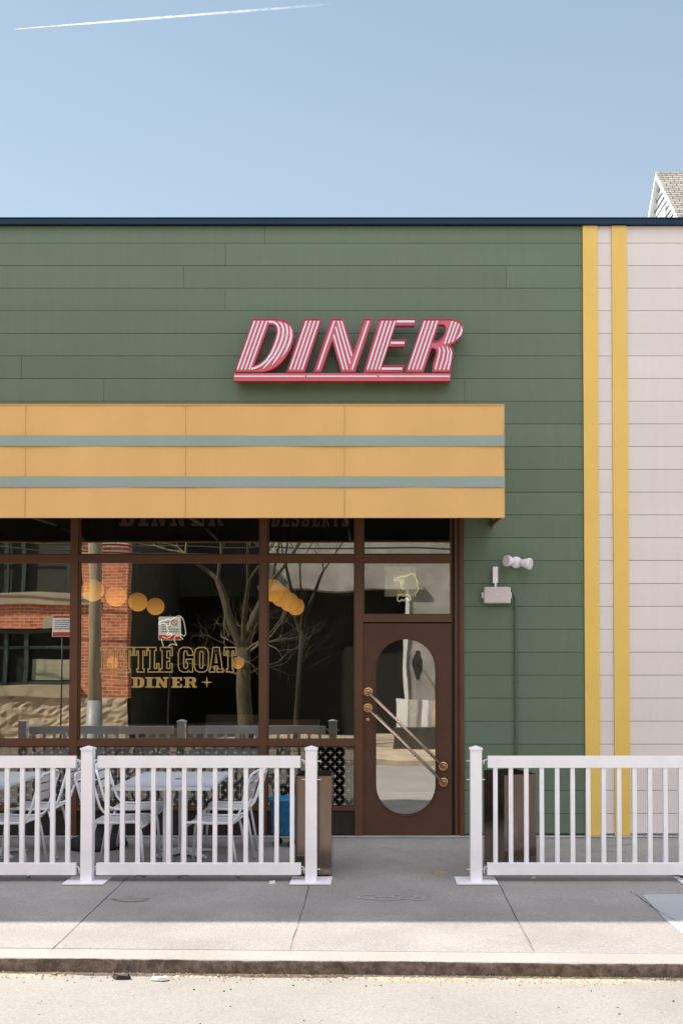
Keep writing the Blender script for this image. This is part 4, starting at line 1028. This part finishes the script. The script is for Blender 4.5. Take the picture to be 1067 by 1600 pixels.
booth('booth_bench', 'grey booth back at the right end of the middle window', X(322, -2.4), X(405, -2.4), 2.4, 3.0, Z(1117, -2.4), M['booth'])
booth('booth_bench', 'brown booth seen low in the window beside the door', X(420, -1.6), X(500, -1.6), 1.6, 2.2, Z(1125, -1.6), M['tanvinyl'])
def diningtable(x, y, lab):
    t = thing('dining_table', lab, 'table', (x, y, .02), 'dining tables inside the diner')
    bm = B(); box(bm, x-.4, x+.4, y-.3, y+.3, .72, .75, bevel=.005); obj('table_top', bm, M['paper'], t)
    bm = B(); lathe(bm, [(.002, .02), (.25, .02), (.22, .04), (.03, .05), (.03, .72), (.002, .72)], (x, y, 0), 20); obj('pedestal', bm, M['black'], t)
diningtable(-3.9, 1.25, 'dining table inside behind the leftmost window'); diningtable(-1.7, 1.3, 'dining table inside behind the gold lettering'); diningtable(-.7, 3.4, 'dining table inside beyond the window beside the door')

# ================================================================ ACROSS THE STREET (seen in the glass)
RB = 13.0
bb = thing('brick_building', 'red brick building on sandstone base reflected in the left windows', 'building', (-9, -RB, ZR+.1))
def yb(r): return 2*GL-r
f_x = lambda u: RP(u, 1036, RB).x; f_z = lambda v: RP(590, v, RB).z
fy = yb(RB); zg_ = ZR+.10
xr_ = f_x(200); xl_ = -24.0
w0x, w1x = f_x(-30), f_x(118)
ztop = 7.6
zs0, zs1 = f_z(1088), f_z(1071); zw0, zw1 = f_z(1071), f_z(985); zb0, zb1 = f_z(945), f_z(926); zu1 = f_z(760)
bm = B()
# wall with real openings: piers and bands
box(bm, xl_, xr_, fy-.35, fy, f_z(983), zb0)                               # brick between storeys
box(bm, w1x, xr_, fy-.35, fy, zs0, f_z(983)); box(bm, w1x+.15, xr_, fy-.35, fy, zb0, ztop)
box(bm, xl_, w0x, fy-.35, fy, zs1, f_z(983)); box(bm, xl_, w0x-.1, fy-.35, fy, zb1, ztop)
box(bm, w0x-.1, w1x+.15, fy-.35, fy, zu1, ztop)
obj('brick_wall', bm, M['brick'], bb)
bm = B(); box(bm, xl_, xr_-.02, -30, fy-.352, zg_, ztop-.01); obj('rear_wall', bm, M['olive'], bb)  # dark colour stands in for the brick side lying in shade
bm = B(); nx = 160; nz = 14
gr = [[bm.verts.new((xl_+(xr_-xl_)*i/nx, fy+.06+rnd.uniform(-.025, .03), zg_-.02+(zs0-zg_+.02)*j/nz)) for j in range(nz+1)] for i in range(nx+1)]
for i in range(nx):
    for j in range(nz): bm.faces.new((gr[i][j], gr[i+1][j], gr[i+1][j+1], gr[i][j+1]))
obj('stone_base', bm, M['stone'], bb)
bm = B(); box(bm, xl_, w1x+.1, fy-.3, fy+.14, zs0, zs1, bevel=.01); obj('window_sill', bm, M['trimstone'], bb)
bm = B(); box(bm, xl_, w1x+.45, fy-.3, fy+.12, zb0+.001, zb1, bevel=.01); obj('stone_band', bm, M['trimstone'], bb)
bm = B(); box(bm, w0x-.1, w1x+.15, fy-.30, fy-.22, zw0, zw1)
obj('window_recess', bm, M['dark'], bb)
bm = B()
for u0, u1 in ((-26, -22), (2, 8), (34, 41), (108, 114)): box(bm, f_x(u0), f_x(u1), fy-.20, fy-.12, zw0, zw1)
for v0, v1 in ((1010, 1015), (1066, 1071), (985, 990)): box(bm, w0x, w1x, fy-.21, fy-.13, f_z(v1), f_z(v0))
win = obj('window', bm, M['greenframe'], bb)
bm = B()
for k in range(16):
    v = 1031+k*2.1; box(bm, f_x(46), f_x(106), fy-.215, fy-.212+.0, f_z(v+1.7), f_z(v))
obj('blind', bm, M['blind'], win)
bm = B(); box(bm, w0x-.1, w1x+.15, fy-.30, fy-.24, zb1, zu1); obj('window_recess', bm, M['olive'], bb)
bm = B()
for u0, u1 in ((-26, -22), (4, 7), (28, 34), (104, 110)): box(bm, f_x(u0), f_x(u1), fy-.2, fy-.1, zb1, zu1)
obj('window', bm, M['greenframe'], bb)
bm = B(); a_ = f_x(67); b_ = f_x(84); box(bm, a_, b_, fy-.002, fy+.02, f_z(984), f_z(963)); obj('keystone', bm, M['trimstone'], bb)
# olive building set back, siding coloured dark to look shaded
RO = 19.0
ob = thing('olive_building', 'olive sided building coloured dark for shade, reflected in the middle window behind the bare tree', 'building', (-4.5, yb(RO), ZR+.1))
zc_ = RP(590, 931, RO).z; x0_, x1_ = RP(150, 1036, RO).x, RP(410, 1036, RO).x
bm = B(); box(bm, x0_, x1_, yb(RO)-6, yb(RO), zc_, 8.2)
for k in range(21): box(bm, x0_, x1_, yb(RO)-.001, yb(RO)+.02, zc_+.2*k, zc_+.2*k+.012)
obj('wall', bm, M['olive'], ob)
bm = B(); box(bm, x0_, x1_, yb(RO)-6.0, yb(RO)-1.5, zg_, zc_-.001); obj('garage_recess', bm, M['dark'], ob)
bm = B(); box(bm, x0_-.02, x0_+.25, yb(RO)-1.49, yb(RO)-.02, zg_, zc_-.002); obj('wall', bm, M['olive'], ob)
bm = B(); box(bm, RP(275, 1036, RO).x, RP(300, 1036, RO).x, yb(RO), yb(RO)+.03, RP(590, 918, RO).z, RP(590, 872, RO).z); obj('vent_panel', bm, M['olive'], ob)
# concrete building
RC = 15.0
cb_ = thing('concrete_building', 'stained grey concrete building reflected in the glass around the door', 'building', (3, yb(RC), ZR+.1))
X1 = lambda u: RP(u, 1036, RC).x; Z1 = lambda v: RP(590, v, RC).z
xa_ = X1(412); yc = yb(RC)
bm = B(); box(bm, xa_, 16, yc-8, yc, Z1(921), 7.8); box(bm, X1(637), 16, yc-8, yc-.001, zg_, Z1(921)-.001)
obj('wall', bm, M['conc'], cb_)
bm = B(); box(bm, xa_, X1(637)-.001, yc-8, yc-.6, zg_, Z1(921)-.002); obj('loading_recess', bm, M['dark'], cb_)
bm = B(); box(bm, xa_-.1, X1(660), yc+.001, yc+.14, Z1(922), Z1(915), bevel=.01); obj('ledge', bm, M['conc'], cb_)
bm = B(); box(bm, X1(632), X1(637), yc-.3, yc+.05, zg_, Z1(921)-.003); obj('corner_post', bm, M['trim'], cb_)
for u0, u1 in ((416, 433), (498, 556), (403, 410)):
    bm = B(); box(bm, X1(u0), X1(u1), yc-.7, yc-.65, Z1(953), Z1(932)); obj('white_board', bm, M['trim'], cb_)
bm = B(); c = RP(652, 1036, RC); pts = []
for k in range(16):
    a = 2*math.pi*k/16; r_ = rnd.uniform(.8, 1.2); pts.append((c.x+.085*math.cos(a)*r_, Z1(1040)+.33*math.sin(a)*r_))
prism(bm, pts, yc+.002, yc+.006); obj('soot_mark', bm, M['soot'], cb_)
bm = B(); box(bm, X1(540), X1(575), yc-.59, yc-.55, zg_, Z1(1010)); obj('recess_door', bm, M['dark'], cb_)
# low dark retaining wall
RW = 10.8
bm = B(); x0_ = RP(607, 1036, RW).x; box(bm, max(.32, x0_), 3.4, yb(RW)-.3, yb(RW), ZR+.08, RP(590, 1138, RW).z, bevel=.015)
o = obj('retaining_wall', bm, mat('dark_block', (.055, .052, .045), .9, .3, 3, .4, 12)); recenter(o, (1.8, yb(RW), ZR+.1)); tag(o, 'low dark concrete block wall across the street reflected low in the door glass', 'wall')
# tilted pale boards behind the low wall
for k, (u0, m_) in enumerate(((622, 'trim'), (640, 'booth'), (656, 'trim'), (672, 'tanvinyl'))):
    a_ = RP(u0, 1137, RW+1); b_ = RP(u0+13, 1120, RW+1); bm = B()
    box(bm, -.16, .16, -.02, .02, 0, 1.05)
    o = obj('leaning_board', bm, M[m_]); o.location = ((a_.x+b_.x)/2, yb(RW+.7), ZR+.1); o.rotation_euler = (R_(9), 0, 0)
    tag(o, '%s board leaning behind the low wall, %s from the left' % (('pale', 'grey', 'bright pale', 'tan')[k], ('first', 'second', 'third', 'fourth')[k]), 'board', 'boards leaning behind the low wall')
# utility pole
RPo = 9.6
p = RP(148, 1036, RPo)
up = thing('utility_pole', 'weathered wooden utility pole reflected in the glass beside the red brick', 'utility pole', (p.x, p.y, ZR+.08))
bm = B(); tube(bm, [(p.x, p.y, ZR+.05), (p.x+.02, p.y, 3), (p.x+.06, p.y, 9.5)], [.135, .125, .10], 20); pw = obj('pole', bm, M['polewood'], up)
bm = B(); lathe(bm, [(.14, 0), (.145, .05), (.143, 1.1), (.136, 1.1)], (p.x, p.y, ZR+.1), 20); obj('pole_guard', bm, M['poleguard'], up)
bm = B(); box(bm, p.x-1.1, p.x+1.2, p.y-.15, p.y-.05, 8.6, 8.7); obj('crossarm', bm, M['polewood'], up)
# signs
def street_sign(u, v, w_, h, r, label, red_top, circ):
    p = RP(u, v, r); t = thing('parking_sign', label, 'sign', (p.x, p.y, ZR+.08), 'parking signs across the street')
    bm = B(); tube(bm, [(p.x, p.y-.03, ZR+.06), (p.x, p.y-.03, p.z+h/2+.05)], .014, 8); obj('post', bm, M['black'], t)
    bm = B(); box(bm, p.x-w_/2, p.x+w_/2, p.y-.004, p.y, p.z-h/2, p.z+h/2, bevel=.0015); pn = obj('plate', bm, M['signwhite'], t)
    bm = B(); box(bm, p.x-w_/2+.012, p.x+w_/2-.012, p.y+.001, p.y+.003, p.z-h/2+.012, p.z-h/2+h*.19)
    if red_top: box(bm, p.x-w_/2+.012, p.x+w_/2-.012, p.y+.001, p.y+.003, p.z+h/2-h*.15, p.z+h/2-.012)
    obj('red_band', bm, M['signred'], pn)
    bm = B(); r2 = random.Random(u)
    for k in range(5):
        zz = p.z+h*.24-k*h*.10; x = p.x-w_*.38
        x_end = p.x+(w_*.38 if not circ or k > 2 else 0)
        while x < x_end:
            l = r2.uniform(.02, .06); box(bm, x, min(x+l, x_end), p.y+.001, p.y+.003, zz-.008, zz+.008); x += l+.014
    obj('printed_lines', bm, M['signink'], pn)
    if circ:
        bm = B(); c = (p.x+w_*.2, p.y+.002, p.z+h*.24)
        ribbon(bm, [(c[0]+.055*math.cos(2*math.pi*k/20), c[2]+.055*math.sin(2*math.pi*k/20)) for k in range(20)], .014, p.y+.001, p.y+.0035, True)
        ribbon(bm, [(c[0]-.038, c[2]+.038), (c[0]+.038, c[2]-.038)], .012, p.y+.0036, p.y+.0042)
        obj('prohibition_ring', bm, M['signred'], pn)
M['zinc_'] = M['zinc']
street_sign(97, 979, .36, .44, 9.0, 'red banded parking sign reflected left of the utility pole', True, False)
street_sign(265, 983, .42, .46, 8.9, 'white parking sign with ring reflected behind the middle goat outline', False, True)
# bare trees
def tree(x, y, z0, seed, trunk_r, label, lean=0.0, fork=1.9, scale=1.0, bark='bark', twig='twig'):
    r = random.Random(seed); t = thing('bare_tree', label, 'tree', (x, y, z0), 'bare street trees')
    tb_, bb_ = B(), B()
    def grow(bm, p, d, L0, rad, lvl):
        n = 4; pts = [p]; rads = [rad]; cur = p.copy(); dd = d.copy()
        for k in range(n):
            dd = (dd+Vector((r.uniform(-1, 1), r.uniform(-1, 1), r.uniform(-.4, .6)))*.13*(1+lvl*.35)).normalized()
            cur = cur+dd*L0/n; pts.append(cur.copy()); rads.append(rad*(1-.42*(k+1)/n))
        tube(bm, pts, rads, (10, 8, 6, 5, 4, 3, 3)[min(lvl, 6)], cap=False)
        if lvl >= 7 or rads[-1] < .0016: return
        kids = 2 if lvl < 1 else 3
        for k in range(kids):
            ang = r.uniform(.35, .75); az = 2*math.pi*(k/kids)+r.uniform(-.6, .6)
            a = dd.orthogonal().normalized(); b = dd.cross(a)
            nd = (dd*math.cos(ang)+(a*math.cos(az)+b*math.sin(az))*math.sin(ang)); nd.z += .12; nd.normalize()
            grow(bb_ if lvl >= 1 else tb_, cur if k < 2 else pts[2], nd, L0*r.uniform(.62, .82), rads[-1]*r.uniform(.60, .80), lvl+1)
    p0 = Vector((x, y, z0)); tube(tb_, [p0, p0+Vector((.02, 0, .25)), p0+Vector((lean*.5, 0, fork*.5)), p0+Vector((lean, 0, fork))], [trunk_r*1.3, trunk_r*.98, trunk_r*.88, trunk_r*.85], 14)
    top = p0+Vector((lean, 0, fork))
    for dvec, rr_ in (((-.32, .1, 1), .72), ((.30, -.12, 1), .62), ((.05, .35, 1.0), .40)):
        grow(tb_, top-Vector((0, 0, .08)), Vector(dvec).normalized(), 1.55*scale, trunk_r*rr_, 0)
    for k in range(9):
        zz = r.uniform(.6, 1.0)*fork; a = r.uniform(0, 6.28)
        grow(bb_, p0+Vector((lean*zz/fork, 0, zz)), Vector((math.cos(a), math.sin(a), .5)).normalized(), .8*scale, trunk_r*.14, 3)
    tk = obj('trunk', tb_, M[bark], t); obj('branches', bb_, M[twig], t)
pt = RP(384, 1036, 10.6)
tree(pt.x, pt.y, ZR+.08, 21, .17, 'bare mossy tree reflected at the right of the middle window', -.05, 2.15)
pt = RP(462, 1036, 12.6)
tree(pt.x, pt.y, ZR+.08, 5, .075, 'bare tree coloured as a shaded silhouette, reflected in the window beside the door', .1, 2.6, 1.0, 'shadebark', 'shadebark')
tree(-11.5, -11.2, ZR+.08, 9, .15, 'bare tree across the street far to the left', .0, 2.4)
# overhead cables across the street
for k, (za, zm) in enumerate(((4.55, 4.10), (4.75, 4.28), (5.6, 5.3))):
    bm = B(); x0_, x1_ = -13.0, 13.5; n = 30
    tube(bm, [(x0_+(x1_-x0_)*i/n, -11.9-.25*k, za+(zm-za)*4*(i/n)*(1-i/n)) for i in range(n+1)], .018, 5)
    o = obj('overhead_cable', bm, M['black']); tag(o, ('lowest', 'middle', 'highest')[k]+' overhead cable across the street reflected above the door', 'cable', 'overhead cables')

# ================================================================ NEIGHBOUR HOUSE
XH = 7.0
def Hs(u, v):                             # point on the gable plane X=XH seen at u, v
    x = (u-590)/F; y = -(v-998)/F; t = XH/x
    return Vector((XH, -CD+(math.cos(PITCH)-math.sin(PITCH)*y)*t, CZ+(math.sin(PITCH)+math.cos(PITCH)*y)*t))
pk, fe = Hs(1024.5, 270), Hs(1059, 340)
slope = (pk.z-fe.z)/(pk.y-fe.y)
hw = 3.6
hs_ = thing('neighbour_house', 'pale house with shingled gable roof rising behind the roof edge at right', 'house', (XH+4, pk.y, -.5))
ye0, ye1 = pk.y-hw, pk.y+hw; ze = pk.z-hw*slope
bm = B(); q(bm, [(XH-.0, ye0-.3, ze-.3*slope), (XH+10, ye0-.3, ze-.3*slope), (XH+10, pk.y, pk.z), (XH, pk.y, pk.z)])
q(bm, [(XH, pk.y, pk.z), (XH+10, pk.y, pk.z), (XH+10, ye1+.3, ze-.3*slope), (XH, ye1+.3, ze-.3*slope)]); 
roof = obj('roof', bm, M['shingle'], hs_)
md = roof.modifiers.new('thick', 'SOLIDIFY'); md.thickness = .06; md.offset = -1
bm = B(); xw = XH+.12
v5 = [(ye0+.05, -.5), (ye1-.05, -.5), (ye1-.05, ze), (pk.y, pk.z-.10), (ye0+.05, ze)]
a5 = [bm.verts.new((xw, y, z)) for y, z in v5]; b5 = [bm.verts.new((XH+9.8, y, z)) for y, z in v5]
bm.faces.new(a5); bm.faces.new(b5[::-1])
for k in range(5): bm.faces.new((a5[k], a5[(k+1) % 5], b5[(k+1) % 5], b5[k]))
wl = obj('wall', bm, M['housesiding'], hs_)
bm = B(); z = ze-2
while z < pk.z-.35:
    h_ = max(.05, min(hw-.1, (pk.z-z)/slope-.12)); box(bm, xw-.03, xw-.001, pk.y-h_, pk.y+h_, z, z+.022); z += .19
obj('clapboard_lap', bm, mat('lap_shadow_edge', (.16, .19, .20), .7), wl)
for sgn in (-1, 1):
    bm = B(); n_ = Vector((0, 0, -1)); ya, yb_ = pk.y, pk.y+sgn*(hw+.3)
    for x0_, x1_, t0, t1 in ((XH-.02, XH+.12, .0, .20),):
        v8 = []
        for x in (x0_, x1_):
            for (y, z) in ((ya, pk.z-.03), (yb_, pk.z-(hw+.3)*slope-.03)):
                for dz in (0, -.11): v8.append(bm.verts.new((x, y, z+dz)))
        for f in ((0,1,3,2),(4,6,7,5),(0,4,5,1),(2,3,7,6),(0,2,6,4),(1,5,7,3)): bm.faces.new([v8[i] for i in f])
    obj('rake_board', bm, M['trim'], hs_)
wa, wb = Hs(1023.5, 345), Hs(1033, 312)
bm = B(); y0, y1 = min(wa.y, wb.y), max(wa.y, wb.y); yc_ = pk.y-.05
box(bm, xw-.05, xw+.01, yc_-.42, yc_+.42, pk.z-2.6, pk.z-1.05, bevel=.005); wn = obj('window', bm, M['trim'], wl)
bm = B(); box(bm, xw-.056, xw-.051, yc_-.32, yc_+.32, pk.z-2.5, pk.z-1.15); obj('pane', bm, M['wpane'], wn)

# ================================================================ CONTRAIL
m, N, L, b = new_mat('contrail_vapour'); N.remove(b)
tr = N.new('ShaderNodeBsdfTransparent'); df = N.new('ShaderNodeBsdfTranslucent'); df.inputs[0].default_value = (.9, .9, .9, 1)
d2 = N.new('ShaderNodeBsdfDiffuse'); d2.inputs[0].default_value = (.9, .9, .9, 1); ads = N.new('ShaderNodeAddShader'); L.new(df.outputs[0], ads.inputs[0]); L.new(d2.outputs[0], ads.inputs[1])
tc = N.new('ShaderNodeTexCoord'); sx = N.new('ShaderNodeSeparateXYZ'); L.new(tc.outputs['Generated'], sx.inputs[0])
ns = N.new('ShaderNodeTexNoise'); ns.inputs['Scale'].default_value = .035; ns.inputs['Detail'].default_value = 6; L.new(tc.outputs['Object'], ns.inputs['Vector'])
fd = N.new('ShaderNodeMapRange'); fd.inputs[1].default_value = 0.1; fd.inputs[2].default_value = 1.0; fd.inputs[3].default_value = 1.0; fd.inputs[4].default_value = 0.0; L.new(sx.outputs[0], fd.inputs[0])
nm = N.new('ShaderNodeMapRange'); nm.inputs[1].default_value = .35; nm.inputs[2].default_value = .6; nm.inputs[3].default_value = .35; nm.inputs[4].default_value = 1; L.new(ns.outputs['Fac'], nm.inputs[0])
lw = N.new('ShaderNodeLayerWeight'); lw.inputs[0].default_value = .35; inv = N.new('ShaderNodeMath'); inv.operation = 'SUBTRACT'; inv.inputs[0].default_value = 1; L.new(lw.outputs['Facing'], inv.inputs[1])
m1 = N.new('ShaderNodeMath'); m1.operation = 'MULTIPLY'; L.new(fd.outputs[0], m1.inputs[0]); L.new(nm.outputs[0], m1.inputs[1])
m2 = N.new('ShaderNodeMath'); m2.operation = 'MULTIPLY'; L.new(m1.outputs[0], m2.inputs[0]); L.new(inv.outputs[0], m2.inputs[1])
m3 = N.new('ShaderNodeMath'); m3.operation = 'MULTIPLY'; L.new(m2.outputs[0], m3.inputs[0]); m3.inputs[1].default_value = .30
mxs = N.new('ShaderNodeMixShader'); L.new(m3.outputs[0], mxs.inputs[0]); L.new(tr.outputs[0], mxs.inputs[1]); L.new(ads.outputs[0], mxs.inputs[2]); L.new(mxs.outputs[0], N['Material Output'].inputs[0])
bm = B(); pts = []; rads = []
for i in range(61):
    f = i/60; u = 24+f*500; v = 45.5-39.5*f; pts.append(P(u, v, -5000)); rads.append((.7+3.2*min(1, f*3.0)+1.6*f)*3.2*.34*(1+.2*rnd.uniform(-1, 1)))
tube(bm, pts, rads, 16, cap=False)
o = obj('contrail', bm, m); recenter(o, pts[0]); tag(o, 'thin white aircraft vapour trail high in the blue sky at upper left', 'contrail')
